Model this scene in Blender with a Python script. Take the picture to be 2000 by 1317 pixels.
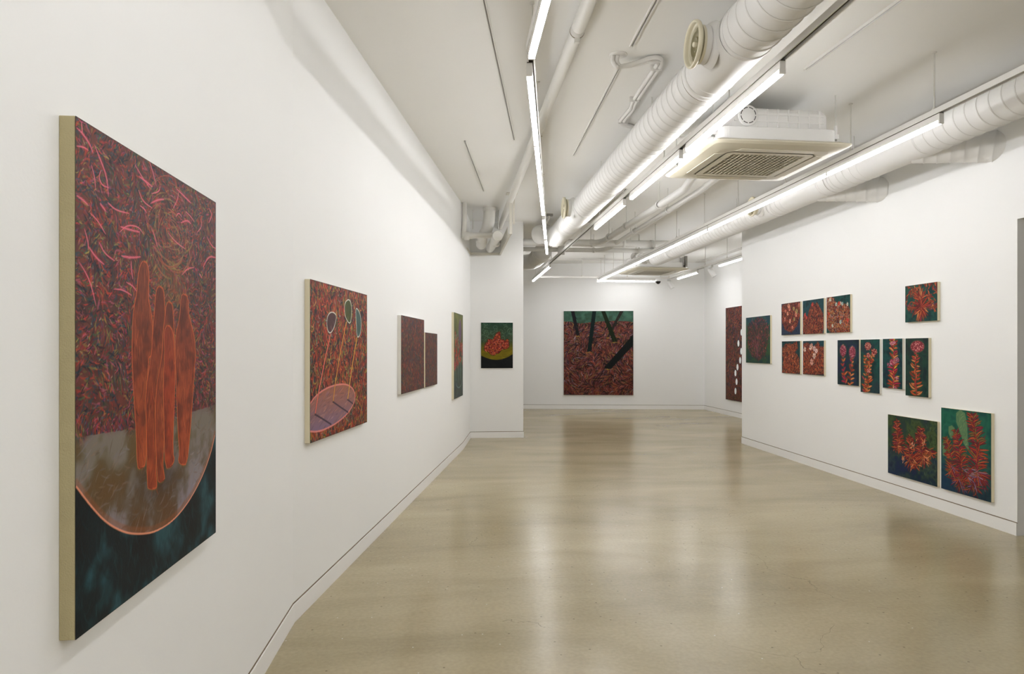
import bpy, bmesh, math, random
import numpy as np
from mathutils import Vector, Matrix

S = bpy.context.scene
for o in list(bpy.data.objects): bpy.data.objects.remove(o)

# ------------------------------------------------------------------ camera, world, exposure
F = 1333.0; CX = 1000.0; HY = 683.0; EYE = 1.2
YAW = math.atan(118 / F)
cam = bpy.data.cameras.new('camera'); camo = bpy.data.objects.new('camera', cam)
S.collection.objects.link(camo); S.camera = camo
camo.location = (0, 0, EYE); camo.rotation_euler = (math.pi / 2, 0, -YAW)
cam.sensor_fit = 'HORIZONTAL'; cam.sensor_width = 36; cam.lens = F * 36 / 2000
cam.shift_y = (HY - 658.5) / 2000
cam.clip_start = .05; cam.clip_end = 100
w = bpy.data.worlds.new('world'); S.world = w; w.use_nodes = True
w.node_tree.nodes['Background'].inputs[0].default_value = (1, .97, .93, 1)
w.node_tree.nodes['Background'].inputs[1].default_value = .3
S.view_settings.view_transform = 'Standard'; S.view_settings.look = 'None'
S.view_settings.gamma = 1; S.view_settings.use_curve_mapping = False
S.view_settings.exposure = 0.0
LED = 39.0            # brightness of the linear lamps' diffusers

# ------------------------------------------------------------------ pixel rays
FW = Vector((math.sin(YAW), math.cos(YAW), 0)); RT = Vector((math.cos(YAW), -math.sin(YAW), 0)); UP = Vector((0, 0, 1))
O = Vector((0, 0, EYE))
def ray(px, py): return FW * F + RT * (px - CX) + UP * (HY - py)
def atZ(px, py, z):
    d = ray(px, py); return O + d * ((z - EYE) / d.z)
def atY(px, py, y):
    d = ray(px, py); return O + d * (y / d.y)
def atX(px, py, x):
    d = ray(px, py); return O + d * (x / d.x)
def atPlane(px, py, p, n):
    d = ray(px, py); return O + d * ((p - O).dot(n) / d.dot(n))

# ------------------------------------------------------------------ materials
def lin(c):
    return tuple(((x / 255) / 12.92 if x / 255 <= .04045 else ((x / 255 + .055) / 1.055) ** 2.4) for x in c)
def mat(name, col, rough=.6, metal=0, spec=.5, bump=0, bscale=200, vary=0, vscale=3, emit=None, es=1):
    m = bpy.data.materials.new(name); m.use_nodes = True
    nt = m.node_tree; b = nt.nodes['Principled BSDF']
    c = lin(col) + (1,)
    b.inputs['Base Color'].default_value = c
    b.inputs['Roughness'].default_value = rough; b.inputs['Metallic'].default_value = metal
    b.inputs['Specular IOR Level'].default_value = spec
    g = nt.nodes.new('ShaderNodeNewGeometry')
    if vary:
        n = nt.nodes.new('ShaderNodeTexNoise'); n.inputs['Scale'].default_value = vscale; n.inputs['Detail'].default_value = 5
        nt.links.new(g.outputs['Position'], n.inputs['Vector'])
        mx = nt.nodes.new('ShaderNodeMix'); mx.data_type = 'RGBA'
        mx.inputs[6].default_value = tuple(x * (1 - vary) for x in c[:3]) + (1,)
        mx.inputs[7].default_value = tuple(min(1, x * (1 + vary)) for x in c[:3]) + (1,)
        nt.links.new(n.outputs[0], mx.inputs[0]); nt.links.new(mx.outputs[2], b.inputs['Base Color'])
    if bump:
        n = nt.nodes.new('ShaderNodeTexNoise'); n.inputs['Scale'].default_value = bscale; n.inputs['Detail'].default_value = 3
        nt.links.new(g.outputs['Position'], n.inputs['Vector'])
        bp = nt.nodes.new('ShaderNodeBump'); bp.inputs['Strength'].default_value = bump; bp.inputs['Distance'].default_value = .002
        nt.links.new(n.outputs[0], bp.inputs['Height']); nt.links.new(bp.outputs[0], b.inputs['Normal'])
    if emit:
        b.inputs['Emission Color'].default_value = lin(emit) + (1,); b.inputs['Emission Strength'].default_value = es
    return m

M_wall = mat('wall_paint', (246, 246, 244), .75, bump=.12, bscale=120, vary=.012, vscale=1.3, spec=.3)
M_ceil = mat('ceiling_paint', (244, 243, 239), .85, bump=.15, bscale=60, vary=.015, vscale=1, spec=.2)
M_base = mat('skirting_paint', (246, 245, 242), .45, vary=.01)
M_gap = mat('shadow_gap', (120, 104, 80), .8)
M_duct = mat('duct_paint', (238, 237, 234), .6, spec=.3, bump=.1, bscale=30, vary=.015, vscale=6)
M_pipe = mat('pipe_paint', (232, 230, 224), .45, bump=.1, bscale=40, vary=.02, vscale=8)
M_lag = mat('pipe_lagging', (220, 219, 215), .55, bump=.5, bscale=50, vary=.05, vscale=14)
M_track = mat('track_white', (235, 233, 228), .4, vary=.01)
M_slot = mat('track_slot', (58, 48, 36), .6, vary=.1)
M_rod = mat('rod_paint', (225, 223, 216), .4, vary=.02)
M_metal = mat('zinc_bracket', (150, 148, 142), .35, metal=.7, vary=.1, vscale=30)
M_dark = mat('dark_gap', (38, 34, 28), .7, vary=.1)
M_filter = mat('intake_filter', (30, 26, 17), .8, vary=.1)
M_cream = mat('ivory_plastic', (228, 221, 196), .35, vary=.01)
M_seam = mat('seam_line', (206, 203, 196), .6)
M_cone = mat('diffuser_cone', (140, 132, 98), .4, vary=.03)
M_ac = mat('cassette_panel', (212, 205, 184), .4, vary=.01)
M_foam = mat('foam_casing', (242, 241, 238), .5, bump=.1, bscale=150, vary=.01)
M_led = mat('lamp_diffuser', (255, 255, 255), .5, emit=(250, 250, 253), es=LED * 1.4)
M_led_left = mat('lamp_diffuser_left', (255, 255, 255), .5, emit=(250, 250, 253), es=LED * .72)
M_led_right = mat('lamp_diffuser_right', (255, 255, 255), .5, emit=(250, 250, 253), es=LED * .53)
M_led_back = mat('lamp_diffuser_cross', (255, 255, 255), .5, emit=(250, 250, 253), es=LED * .7)
M_green = mat('green_sign', (20, 150, 100), .4, emit=(30, 200, 130), es=2.2)
M_spot = mat('spot_white', (240, 240, 238), .3, vary=.01)
M_lens = mat('dome_glass', (12, 12, 14), .08)
M_frame = mat('niche_frame', (226, 222, 210), .5, vary=.02)
M_linen = mat('canvas_edge', (232, 222, 192), .8, bump=.4, bscale=500, vary=.03, vscale=20)
M_linen2 = mat('raw_linen', (190, 178, 138), .85, bump=.6, bscale=350, vary=.06, vscale=25)
M_white_edge = mat('primed_edge', (236, 233, 224), .7, bump=.3, bscale=500, vary=.02, vscale=20)
M_pale = mat('pale_edge_line', (222, 226, 232), .6)

def floor_mat():
    m = bpy.data.materials.new('polished_concrete'); m.use_nodes = True
    nt = m.node_tree; N = nt.nodes.new; L = nt.links.new; b = nt.nodes['Principled BSDF']
    g = N('ShaderNodeNewGeometry')
    mp = N('ShaderNodeMapping'); mp.inputs['Scale'].default_value = (.55, 1.5, 1); mp.inputs['Rotation'].default_value = (0, 0, .15)
    L(g.outputs['Position'], mp.inputs['Vector'])
    n1 = N('ShaderNodeTexNoise'); n1.inputs['Scale'].default_value = 1.1; n1.inputs['Detail'].default_value = 8; n1.inputs['Roughness'].default_value = .58; n1.inputs['Distortion'].default_value = .5
    L(mp.outputs[0], n1.inputs['Vector'])
    r1 = N('ShaderNodeValToRGB'); L(n1.outputs[0], r1.inputs[0])
    e = r1.color_ramp.elements
    e[0].position = .3; e[0].color = lin((149, 135, 101)) + (1,)
    e[1].position = .72; e[1].color = lin((180, 166, 131)) + (1,)
    # fine grit
    n2 = N('ShaderNodeTexNoise'); n2.inputs['Scale'].default_value = 55; n2.inputs['Detail'].default_value = 6
    L(g.outputs['Position'], n2.inputs['Vector'])
    mx = N('ShaderNodeMix'); mx.data_type = 'RGBA'; mx.blend_type = 'OVERLAY'; mx.inputs[0].default_value = .18
    L(r1.outputs[0], mx.inputs[6]); L(n2.outputs[0], mx.inputs[7])
    # dark and light specks of wear
    def specks(scale, size, seedoff):
        mpp = N('ShaderNodeMapping'); mpp.inputs['Location'].default_value = (seedoff, seedoff * 2, 0); L(g.outputs['Position'], mpp.inputs['Vector'])
        v = N('ShaderNodeTexVoronoi'); v.voronoi_dimensions = '2D'; v.inputs['Scale'].default_value = scale; L(mpp.outputs[0], v.inputs['Vector'])
        lt = N('ShaderNodeMath'); lt.operation = 'LESS_THAN'; lt.inputs[1].default_value = size; L(v.outputs['Distance'], lt.inputs[0])
        return lt, v
    s1, v1 = specks(7, .032, 3)
    sel = N('ShaderNodeMath'); sel.operation = 'GREATER_THAN'; sel.inputs[1].default_value = .6
    sx = N('ShaderNodeSeparateColor'); L(v1.outputs['Color'], sx.inputs[0]); L(sx.outputs[0], sel.inputs[0])
    mu = N('ShaderNodeMath'); mu.operation = 'MULTIPLY'; L(s1.outputs[0], mu.inputs[0]); L(sel.outputs[0], mu.inputs[1])
    mm = N('ShaderNodeMath'); mm.operation = 'MULTIPLY'; mm.inputs[1].default_value = .55; L(mu.outputs[0], mm.inputs[0])
    m2 = N('ShaderNodeMix'); m2.data_type = 'RGBA'; m2.inputs[7].default_value = lin((88, 76, 52)) + (1,)
    L(mm.outputs[0], m2.inputs[0]); L(mx.outputs[2], m2.inputs[6])
    s2, v2 = specks(9, .028, 11)
    sx2 = N('ShaderNodeSeparateColor'); L(v2.outputs['Color'], sx2.inputs[0])
    sel2 = N('ShaderNodeMath'); sel2.operation = 'GREATER_THAN'; L(sx2.outputs[1], sel2.inputs[0])
    dl = N('ShaderNodeVectorMath'); dl.operation = 'DOT_PRODUCT'; dl.inputs[1].default_value = (.94, -.34, 0); L(g.outputs['Position'], dl.inputs[0])
    th = N('ShaderNodeMapRange'); th.inputs['From Min'].default_value = -1.6; th.inputs['From Max'].default_value = -.2; th.inputs['To Min'].default_value = .78; th.inputs['To Max'].default_value = .965; L(dl.outputs['Value'], th.inputs[0]); L(th.outputs[0], sel2.inputs[1])
    # more paint specks by the left wall
    sp = N('ShaderNodeSeparateXYZ'); L(g.outputs['Position'], sp.inputs[0])
    mu2 = N('ShaderNodeMath'); mu2.operation = 'MULTIPLY'; L(s2.outputs[0], mu2.inputs[0]); L(sel2.outputs[0], mu2.inputs[1])
    m3 = N('ShaderNodeMix'); m3.data_type = 'RGBA'; m3.inputs[7].default_value = lin((205, 198, 176)) + (1,)
    L(mu2.outputs[0], m3.inputs[0]); L(m2.outputs[2], m3.inputs[6])
    # hairline cracks, few
    vc = N('ShaderNodeTexVoronoi'); vc.feature = 'DISTANCE_TO_EDGE'; vc.voronoi_dimensions = '2D'; vc.inputs['Scale'].default_value = .55
    nd = N('ShaderNodeTexNoise'); nd.inputs['Scale'].default_value = 3; nd.inputs['Detail'].default_value = 6
    L(g.outputs['Position'], nd.inputs['Vector'])
    ad = N('ShaderNodeVectorMath'); ad.operation = 'MULTIPLY_ADD'; ad.inputs[1].default_value = (.5, .5, .5)
    L(nd.outputs[1], ad.inputs[0]); L(g.outputs['Position'], ad.inputs[2]); L(ad.outputs[0], vc.inputs['Vector'])
    lt = N('ShaderNodeMath'); lt.operation = 'LESS_THAN'; lt.inputs[1].default_value = .0009; L(vc.outputs[0], lt.inputs[0])
    mc = N('ShaderNodeTexNoise'); mc.inputs['Scale'].default_value = .9; L(g.outputs['Position'], mc.inputs['Vector'])
    gt = N('ShaderNodeMath'); gt.operation = 'GREATER_THAN'; gt.inputs[1].default_value = .53; L(mc.outputs[0], gt.inputs[0])
    mk = N('ShaderNodeMath'); mk.operation = 'MULTIPLY'; L(lt.outputs[0], mk.inputs[0]); L(gt.outputs[0], mk.inputs[1])
    mk2 = N('ShaderNodeMath'); mk2.operation = 'MULTIPLY'; mk2.inputs[1].default_value = .5; L(mk.outputs[0], mk2.inputs[0])
    m4 = N('ShaderNodeMix'); m4.data_type = 'RGBA'; m4.inputs[7].default_value = lin((95, 84, 60)) + (1,)
    L(mk2.outputs[0], m4.inputs[0]); L(m3.outputs[2], m4.inputs[6]); L(m4.outputs[2], b.inputs['Base Color'])
    nr = N('ShaderNodeTexNoise'); nr.noise_dimensions = '2D'; nr.inputs['Scale'].default_value = 1.6; nr.inputs['Detail'].default_value = 1; L(mp.outputs[0], nr.inputs['Vector'])
    rr = N('ShaderNodeMapRange'); rr.inputs['To Min'].default_value = .20; rr.inputs['To Max'].default_value = .28
    L(nr.outputs[0], rr.inputs[0]); L(rr.outputs[0], b.inputs['Roughness'])
    b.inputs['Specular IOR Level'].default_value = .62
    bn = N('ShaderNodeTexNoise'); bn.inputs['Scale'].default_value = 5; bn.inputs['Detail'].default_value = 4
    L(mp.outputs[0], bn.inputs['Vector'])
    bp = N('ShaderNodeBump'); bp.inputs['Strength'].default_value = .05; bp.inputs['Distance'].default_value = .01
    pass
    return m
M_floor = floor_mat()

def paint_mat():
    m = bpy.data.materials.new('oil_paint'); m.use_nodes = True
    nt = m.node_tree; b = nt.nodes['Principled BSDF']
    a = nt.nodes.new('ShaderNodeAttribute'); a.attribute_name = 'pigment'
    nt.links.new(a.outputs['Color'], b.inputs['Base Color'])
    b.inputs['Roughness'].default_value = .55; b.inputs['Specular IOR Level'].default_value = .2
    g = nt.nodes.new('ShaderNodeNewGeometry'); n = nt.nodes.new('ShaderNodeTexNoise'); n.inputs['Scale'].default_value = 160
    nt.links.new(g.outputs['Position'], n.inputs['Vector'])
    bp = nt.nodes.new('ShaderNodeBump'); bp.inputs['Strength'].default_value = .25; bp.inputs['Distance'].default_value = .001
    nt.links.new(n.outputs[0], bp.inputs['Height']); nt.links.new(bp.outputs[0], b.inputs['Normal'])
    return m
M_paint = paint_mat()

# ------------------------------------------------------------------ object helpers
def tag(o, label=None, cat=None, group=None, kind=None):
    if label: o['label'] = label
    if cat: o['category'] = cat
    if group: o['group'] = group
    if kind: o['kind'] = kind
    return o
def empty(name, loc, rz=0, label=None, cat=None, group=None):
    o = bpy.data.objects.new(name, None); S.collection.objects.link(o); o.empty_display_size = .1
    o.location = loc; o.rotation_euler = (0, 0, rz); tag(o, label, cat, group); return o
class MB:
    """collects shapes in world space, links them as one mesh object (made local to its parent)"""
    def __init__(s): s.v = []; s.f = []; s.sm = []
    def add(s, vs, fs, smooth=False):
        n = len(s.v); s.v += [tuple(v) for v in vs]; s.f += [tuple(i + n for i in f) for f in fs]; s.sm += [smooth] * len(fs); return s
    def box(s, a, b):
        x0, y0, z0 = (min(a[i], b[i]) for i in range(3)); x1, y1, z1 = (max(a[i], b[i]) for i in range(3))
        return s.add([(x0, y0, z0), (x1, y0, z0), (x1, y1, z0), (x0, y1, z0), (x0, y0, z1), (x1, y0, z1), (x1, y1, z1), (x0, y1, z1)],
                     [(0, 3, 2, 1), (4, 5, 6, 7), (0, 1, 5, 4), (1, 2, 6, 5), (2, 3, 7, 6), (3, 0, 4, 7)])
    def bar(s, p, q, wd, ht, up=(0, 0, 1), zoff=0):
        """box along p-q, width wd sideways, height ht along up, centred"""
        p = Vector(p); q = Vector(q); d = (q - p).normalized(); u = Vector(up); sd = d.cross(u)
        if sd.length < 1e-5: sd = d.cross(Vector((1, 0, 0)))
        sd.normalize(); u = sd.cross(d).normalized()
        vs = []
        for e in (p, q):
            for a, b in ((-1, -1), (1, -1), (1, 1), (-1, 1)): vs.append(e + sd * (a * wd / 2) + u * (b * ht / 2 + zoff))
        return s.add(vs, [(0, 1, 2, 3), (7, 6, 5, 4), (0, 4, 5, 1), (1, 5, 6, 2), (2, 6, 7, 3), (3, 7, 4, 0)])
    def tube(s, pts, r, n=16, caps=True, smooth=True):
        pts = [Vector(p) for p in pts]; rs = r if isinstance(r, (list, tuple)) else [r] * len(pts)
        d0 = (pts[1] - pts[0]).normalized(); ref = Vector((0, 0, 1)) if abs(d0.z) < .9 else Vector((1, 0, 0))
        vs = []; fs = []; prev = None
        for i, p in enumerate(pts):
            a = (pts[i] - pts[i - 1]).normalized() if i else None; b = (pts[i + 1] - pts[i]).normalized() if i < len(pts) - 1 else None
            d = ((a or b) + (b or a)).normalized() if (a is None or b is None or (a + b).length > 1e-4) else a
            if prev is None: sx = d.cross(ref).normalized()
            else:
                sx = prev - d * prev.dot(d); sx.normalize()
            prev = sx; sy = d.cross(sx)
            for k in range(n):
                t = 2 * math.pi * k / n; vs.append(p + (sx * math.cos(t) + sy * math.sin(t)) * rs[i])
        for i in range(len(pts) - 1):
            for k in range(n): fs.append((i * n + k, i * n + (k + 1) % n, (i + 1) * n + (k + 1) % n, (i + 1) * n + k))
        s.add(vs, fs, smooth)
        if caps:
            s.add(vs[:n], [tuple(range(n))[::-1]]); s.add(vs[-n:], [tuple(range(n))])
        return s
    def lathe(s, origin, axis, prof, n=32, smooth=True):
        """prof: list of (distance along axis, radius)"""
        axis = Vector(axis).normalized(); ref = Vector((0, 0, 1)) if abs(axis.z) < .9 else Vector((1, 0, 0))
        sx = axis.cross(ref).normalized(); sy = axis.cross(sx); o = Vector(origin); vs = []; fs = []
        for d, r in prof:
            for k in range(n):
                t = 2 * math.pi * k / n; vs.append(o + axis * d + (sx * math.cos(t) + sy * math.sin(t)) * r)
        for i in range(len(prof) - 1):
            for k in range(n): fs.append((i * n + k, i * n + (k + 1) % n, (i + 1) * n + (k + 1) % n, (i + 1) * n + k))
        return s.add(vs, fs, smooth)
    def helix_duct(s, p, q, R, pitch=.095, ridge=.005, n=40):
        """spirally seamed duct from p to q"""
        p = Vector(p); q = Vector(q); ax = (q - p); Lr = ax.length; ax.normalize()
        sx = ax.cross(Vector((0, 0, 1))).normalized(); sy = ax.cross(sx)
        prof = [(0, 0), (.86, 0), (.90, .55), (.93, 1), (.96, .55), (1, 0)]
        turns = int(Lr / pitch); vs = []; fs = []; m = len(prof)
        K = turns * n + 1
        for k in range(K):
            t = 2 * math.pi * k / n; e = sx * math.cos(t) + sy * math.sin(t)
            for pj, rj in prof:
                y = min(pitch * (k / n + pj), Lr); vs.append(p + ax * y + e * (R + ridge * rj))
        for k in range(K - 1):
            for j in range(m - 1): fs.append((k * m + j, (k + 1) * m + j, (k + 1) * m + j + 1, k * m + j + 1))
        s.add(vs, fs, True)
        # plain ends closing the stepped helix
        s.tube([p, p + ax * pitch * 1.3], R + .0005, 40, False); s.tube([q - ax * pitch * 1.6, q], R + .0005, 40, False)
        return s
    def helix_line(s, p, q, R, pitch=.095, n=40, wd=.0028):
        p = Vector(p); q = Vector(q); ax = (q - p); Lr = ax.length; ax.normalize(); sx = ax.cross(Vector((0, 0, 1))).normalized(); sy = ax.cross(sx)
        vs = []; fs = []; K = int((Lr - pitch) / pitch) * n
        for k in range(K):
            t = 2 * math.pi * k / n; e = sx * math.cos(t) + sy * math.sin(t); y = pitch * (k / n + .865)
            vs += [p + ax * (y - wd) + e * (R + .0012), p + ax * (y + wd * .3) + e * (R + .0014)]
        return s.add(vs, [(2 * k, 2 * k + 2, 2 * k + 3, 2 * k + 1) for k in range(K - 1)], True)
    def torus(s, o, axis, R, r, n=40, m=10):
        prof = [(r * math.sin(2 * math.pi * j / m), R + r * math.cos(2 * math.pi * j / m)) for j in range(m + 1)]
        return s.lathe(o, axis, prof, n)
    def build(s, name, m, parent=None, bevel=0):
        me = bpy.data.meshes.new(name); vs = s.v
        if parent is not None:
            inv = (Matrix.Translation(parent_world(parent)[0]) @ Matrix.Rotation(parent_world(parent)[1], 4, 'Z')).inverted()
            vs = [tuple(inv @ Vector(v)) for v in vs]
        me.from_pydata(vs, [], s.f); me.polygons.foreach_set('use_smooth', s.sm); me.materials.append(m)
        bm = bmesh.new(); bm.from_mesh(me)
        bmesh.ops.recalc_face_normals(bm, faces=bm.faces); bm.to_mesh(me); bm.free()
        o = bpy.data.objects.new(name, me); S.collection.objects.link(o)
        if parent is not None: o.parent = parent
        if bevel:
            b = o.modifiers.new('bevel', 'BEVEL'); b.width = bevel; b.segments = 2; b.limit_method = 'ANGLE'
        return o
def parent_world(p):
    """location and z-rotation of a parent chain (only Empties and unrotated parts are used)"""
    if p.parent is None: return Vector(p.location), p.rotation_euler.z
    return parent_world(p.parent)
def centred(mb, name, m, **kw):
    """a top-level one-mesh thing with its origin at its own centre"""
    c = sum((Vector(v) for v in mb.v), Vector()) / len(mb.v)
    mb.v = [tuple(Vector(v) - c) for v in mb.v]; o = mb.build(name, m, bevel=kw.pop('bevel', 0)); o.location = c; tag(o, **kw); return o
def arc_pts(p, c, q, n=8):
    """quadratic bend p-q with control c"""
    p, c, q = Vector(p), Vector(c), Vector(q)
    return [p * (1 - t) ** 2 + c * 2 * t * (1 - t) + q * t * t for t in (i / n for i in range(n + 1))]

def smooth(pts, n=6):
    P = [Vector(p) for p in pts]; P = [P[0]] + P + [P[-1]]; out = []
    for i in range(1, len(P) - 2):
        for k in range(n):
            t = k / n; a, b, c, d = P[i - 1:i + 3]; out.append(.5 * ((2 * b) + (c - a) * t + (2 * a - 5 * b + 4 * c - d) * t * t + (3 * b - a - 3 * c + d) * t ** 3))
    out.append(P[-2]); return out

# ------------------------------------------------------------------ the room
ZC = 2.94
A = atZ(572, 1217, 0); B = atZ(904, 878, 0); C_ = atZ(918.5, 856, 0); D = atZ(1022, 855, 0)
A0 = Vector((A.x - .02, -3.6, 0))
BL = atZ(1022, 798.6, 0); BR = atZ(1376, 800.2, 0)
BLx = BL + (BL - BR).normalized() * 3.4
RX = atZ(1987, 1047, 0); RF = atZ(1449, 866, 0)
RWX = (RX.x + RF.x) / 2
AL = atZ(1448, 816, 0)
ALX = BR.x
print('room', A, B, C_, D, BL, BR, RX, RF, AL)

def wall_seg(mb, p, q, z0, z1, th):
    """vertical slab p-q (left to right for someone facing it), th thick behind the face"""
    p = Vector((p[0], p[1], 0)); q = Vector((q[0], q[1], 0)); r = (q - p).normalized(); n = UP.cross(r) * th
    vs = [p, q, q + n, p + n]; vs = [v + UP * z0 for v in vs] + [v + UP * z1 for v in vs]
    return mb.add(vs, [(0, 1, 2, 3), (7, 6, 5, 4), (0, 4, 5, 1), (1, 5, 6, 2), (2, 6, 7, 3), (3, 7, 4, 0)])
def struct(mb, name, m): o = mb.build(name, m); o['kind'] = 'structure'; return o

fl = MB().box((-4.5, -4, -.1), (8, 16, 0)); struct(fl, 'floor', M_floor)
ce = MB().box((-4.5, -4, ZC), (8, 16, ZC + .1)); struct(ce, 'ceiling', M_ceil)
mb = MB(); wall_seg(mb, A0, A, 0, ZC, .15); wall_seg(mb, A, B, 0, ZC, .15); wall_seg(mb, B, C_, 0, ZC, .15); struct(mb, 'wall_left', M_wall)
mb = MB(); wall_seg(mb, C_ + (C_ - D).normalized() * .3, D, 0, ZC, .14); struct(mb, 'wall_pier', M_wall)
mb = MB(); wall_seg(mb, BLx, BR + (BR - BL).normalized() * .2, 0, ZC, .15); struct(mb, 'wall_back', M_wall)
mb = MB(); wall_seg(mb, BR, (ALX - .0, RF.y + .12, 0), 0, ZC, .15); struct(mb, 'wall_alcove', M_wall)
mb = MB(); mb.box((-2.6, 9.2, 0), (-2.45, 15, ZC)); struct(mb, 'wall_far_left', M_wall)
DY0, DY1, DH = 2.75, RX.y, atX(1987, 428, RX.x).z
mb = MB(); TH = .22
wall_seg(mb, RF, RX, 0, ZC, TH)
mb.box((RX.x, DY0, DH), (RX.x + TH, DY1, ZC)); mb.box((RX.x, -3.6, 0), (RX.x + TH, DY0, ZC))
mb.box((RF.x + .001, RF.y - .12, 0), (ALX + .2, RF.y, ZC)); struct(mb, 'wall_right', M_wall)
mb = MB(); mb.box((RX.x + 2.0, 1.2, 0), (RX.x + 2.1, 6, ZC)); mb.box((RX.x + TH, 1.1, 0), (RX.x + 2, 1.2, ZC)); mb.box((RX.x + TH, 5.6, 0), (RX.x + 2, 5.7, ZC)); struct(mb, 'wall_side_room', M_wall)
mb = MB(); mb.box((A0.x - .2, -3.7, 0), (RX.x + .3, -3.6, ZC)); struct(mb, 'wall_front', M_wall)

BH = .08
def skirting(segs, name, end=None):
    mb = MB(); mg = MB()
    for p, q in segs:
        p = Vector((p[0], p[1], 0)); q = Vector((q[0], q[1], 0)); r = (q - p).normalized(); n = UP.cross(r)
        p1 = p - n * .007; q1 = q - n * .007
        wall_seg(mb, p1, q1, 0, BH, .008)
        wall_seg(mg, p - n * .0015, q - n * .0015, BH, BH + .006, .003)
    o = mb.build(name, M_base); o['kind'] = 'structure'
    g = mg.build('shadow_gap', M_gap, o); return o
skirting([(A0, A), (A, B), (B, C_)], 'baseboard_left')
skirting([(C_, D + Vector((.007, 0, 0)))], 'baseboard_pier')
skirting([(BLx, BR)], 'baseboard_back')
skirting([(BR, (ALX, RF.y, 0))], 'baseboard_alcove')
skirting([(RF, RX), ((RX.x, DY0, 0), (RX.x, -3.6, 0))], 'baseboard_right')

# ------------------------------------------------------------------ painter's toolkit
def homog(src, dst):
    M = []; b = []
    for (x, y), (u, v) in zip(src, dst):
        M.append([x, y, 1, 0, 0, 0, -u * x, -u * y]); b.append(u)
        M.append([0, 0, 0, x, y, 1, -v * x, -v * y]); b.append(v)
    h = np.linalg.solve(np.array(M, float), np.array(b, float)); return np.append(h, 1).reshape(3, 3)
class Art:
    """a small raster on which a painting is brushed stroke by stroke; it becomes the paint layer's pigment"""
    def __init__(s, W, H, quad, crop, seed, base):
        s.W, s.H = W, H; s.rng = np.random.default_rng(seed); s.a = np.ones((H, W, 3)) * np.array(base, float)
        s.h = homog(quad, [(0, 0), (W - 1, 0), (W - 1, H - 1), (0, H - 1)]); s.crop = crop
        s.yy, s.xx = np.mgrid[0:H, 0:W].astype(float)
    def m(s, x, y):
        k, ox, oy = s.crop; p = s.h @ np.array([x / k + ox, y / k + oy, 1.0]); return p[0] / p[2], p[1] / p[2]
    def ms(s, pts): return [s.m(*p) for p in pts]
    @staticmethod
    def round(P, k=2, closed=True):
        P = [np.array(p, float) for p in P]
        for _ in range(k):
            n = len(P); Q = [] if closed else [P[0]]
            for i in range(n if closed else n - 1): a, b = P[i], P[(i + 1) % n]; Q += [a * .75 + b * .25, a * .25 + b * .75]
            P = Q if closed else Q + [P[-1]]
        return [tuple(p) for p in P]
    def noise(s, sc, oct=3):
        out = np.zeros((s.H, s.W)); amp = 1; tot = 0
        for o in range(oct):
            gh = max(2, int(s.H / sc * 2 ** o) + 2); gw = max(2, int(s.W / sc * 2 ** o) + 2)
            g = s.rng.random((gh, gw)); y = s.yy / s.H * (gh - 1.001); x = s.xx / s.W * (gw - 1.001)
            i = y.astype(int); j = x.astype(int); fy = y - i; fx = x - j; fy = fy * fy * (3 - 2 * fy); fx = fx * fx * (3 - 2 * fx)
            out += amp * ((g[i, j] * (1 - fx) + g[i, j + 1] * fx) * (1 - fy) + (g[i + 1, j] * (1 - fx) + g[i + 1, j + 1] * fx) * fy); tot += amp; amp *= .55
        return out / tot
    def blend(s, mask, col): s.a += (np.array(col, float) - s.a) * mask[..., None]
    def grade(s, pts):
        """vertical gradient: list of (v, colour)"""
        v = s.yy[:, 0] / (s.H - 1); c = np.array([p[1] for p in pts], float); t = [p[0] for p in pts]
        s.a[:] = np.stack([np.interp(v, t, c[:, i]) for i in range(3)], 1)[:, None, :]
    def mottle(s, cols, sc, k=.8):
        n = s.noise(sc); n = (n - n.min()) / (np.ptp(n) + 1e-6)
        for i, c in enumerate(cols):
            t = (i + .5) / len(cols); s.blend(np.clip(1 - abs(n - t) * len(cols), 0, 1) * k, c)
    def stroke(s, P, w, col, a=1.0, taper=True, soft=.6):
        P = np.array(P, float)
        x0 = int(max(0, P[:, 0].min() - w - 2)); x1 = int(min(s.W, P[:, 0].max() + w + 3)); y0 = int(max(0, P[:, 1].min() - w - 2)); y1 = int(min(s.H, P[:, 1].max() + w + 3))
        if x1 <= x0 or y1 <= y0: return
        X = s.xx[y0:y1, x0:x1]; Y = s.yy[y0:y1, x0:x1]; best = None; n = len(P) - 1
        for i in range(n):
            ax, ay = P[i]; dx, dy = P[i + 1] - P[i]; L2 = dx * dx + dy * dy + 1e-9
            t = np.clip(((X - ax) * dx + (Y - ay) * dy) / L2, 0, 1); d = np.hypot(X - ax - t * dx, Y - ay - t * dy)
            if taper: d = d + w * .8 * abs((i + t) / n * 2 - 1) ** 2
            best = d if best is None else np.minimum(best, d)
        m = np.clip((w - best) / soft + .5, 0, 1) * a
        s.a[y0:y1, x0:x1] += (np.array(col, float) - s.a[y0:y1, x0:x1]) * m[..., None]
    def poly(s, P, col, a=1.0, only=False):
        P = np.array(P, float)
        x0 = int(max(0, P[:, 0].min() - 1)); x1 = int(min(s.W, P[:, 0].max() + 2)); y0 = int(max(0, P[:, 1].min() - 1)); y1 = int(min(s.H, P[:, 1].max() + 2))
        m = np.zeros((s.H, s.W))
        if x1 <= x0 or y1 <= y0: return m
        X = s.xx[y0:y1, x0:x1] + .01; Y = s.yy[y0:y1, x0:x1] + .013; ins = np.zeros(X.shape, bool); n = len(P)
        for i in range(n):
            ax, ay = P[i]; bx, by = P[(i + 1) % n]
            if ay == by: continue
            ins ^= ((ay > Y) != (by > Y)) & (X < (bx - ax) * (Y - ay) / (by - ay) + ax)
        m[y0:y1, x0:x1] = ins
        if not only: s.blend(m * a, col)
        return m
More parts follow.
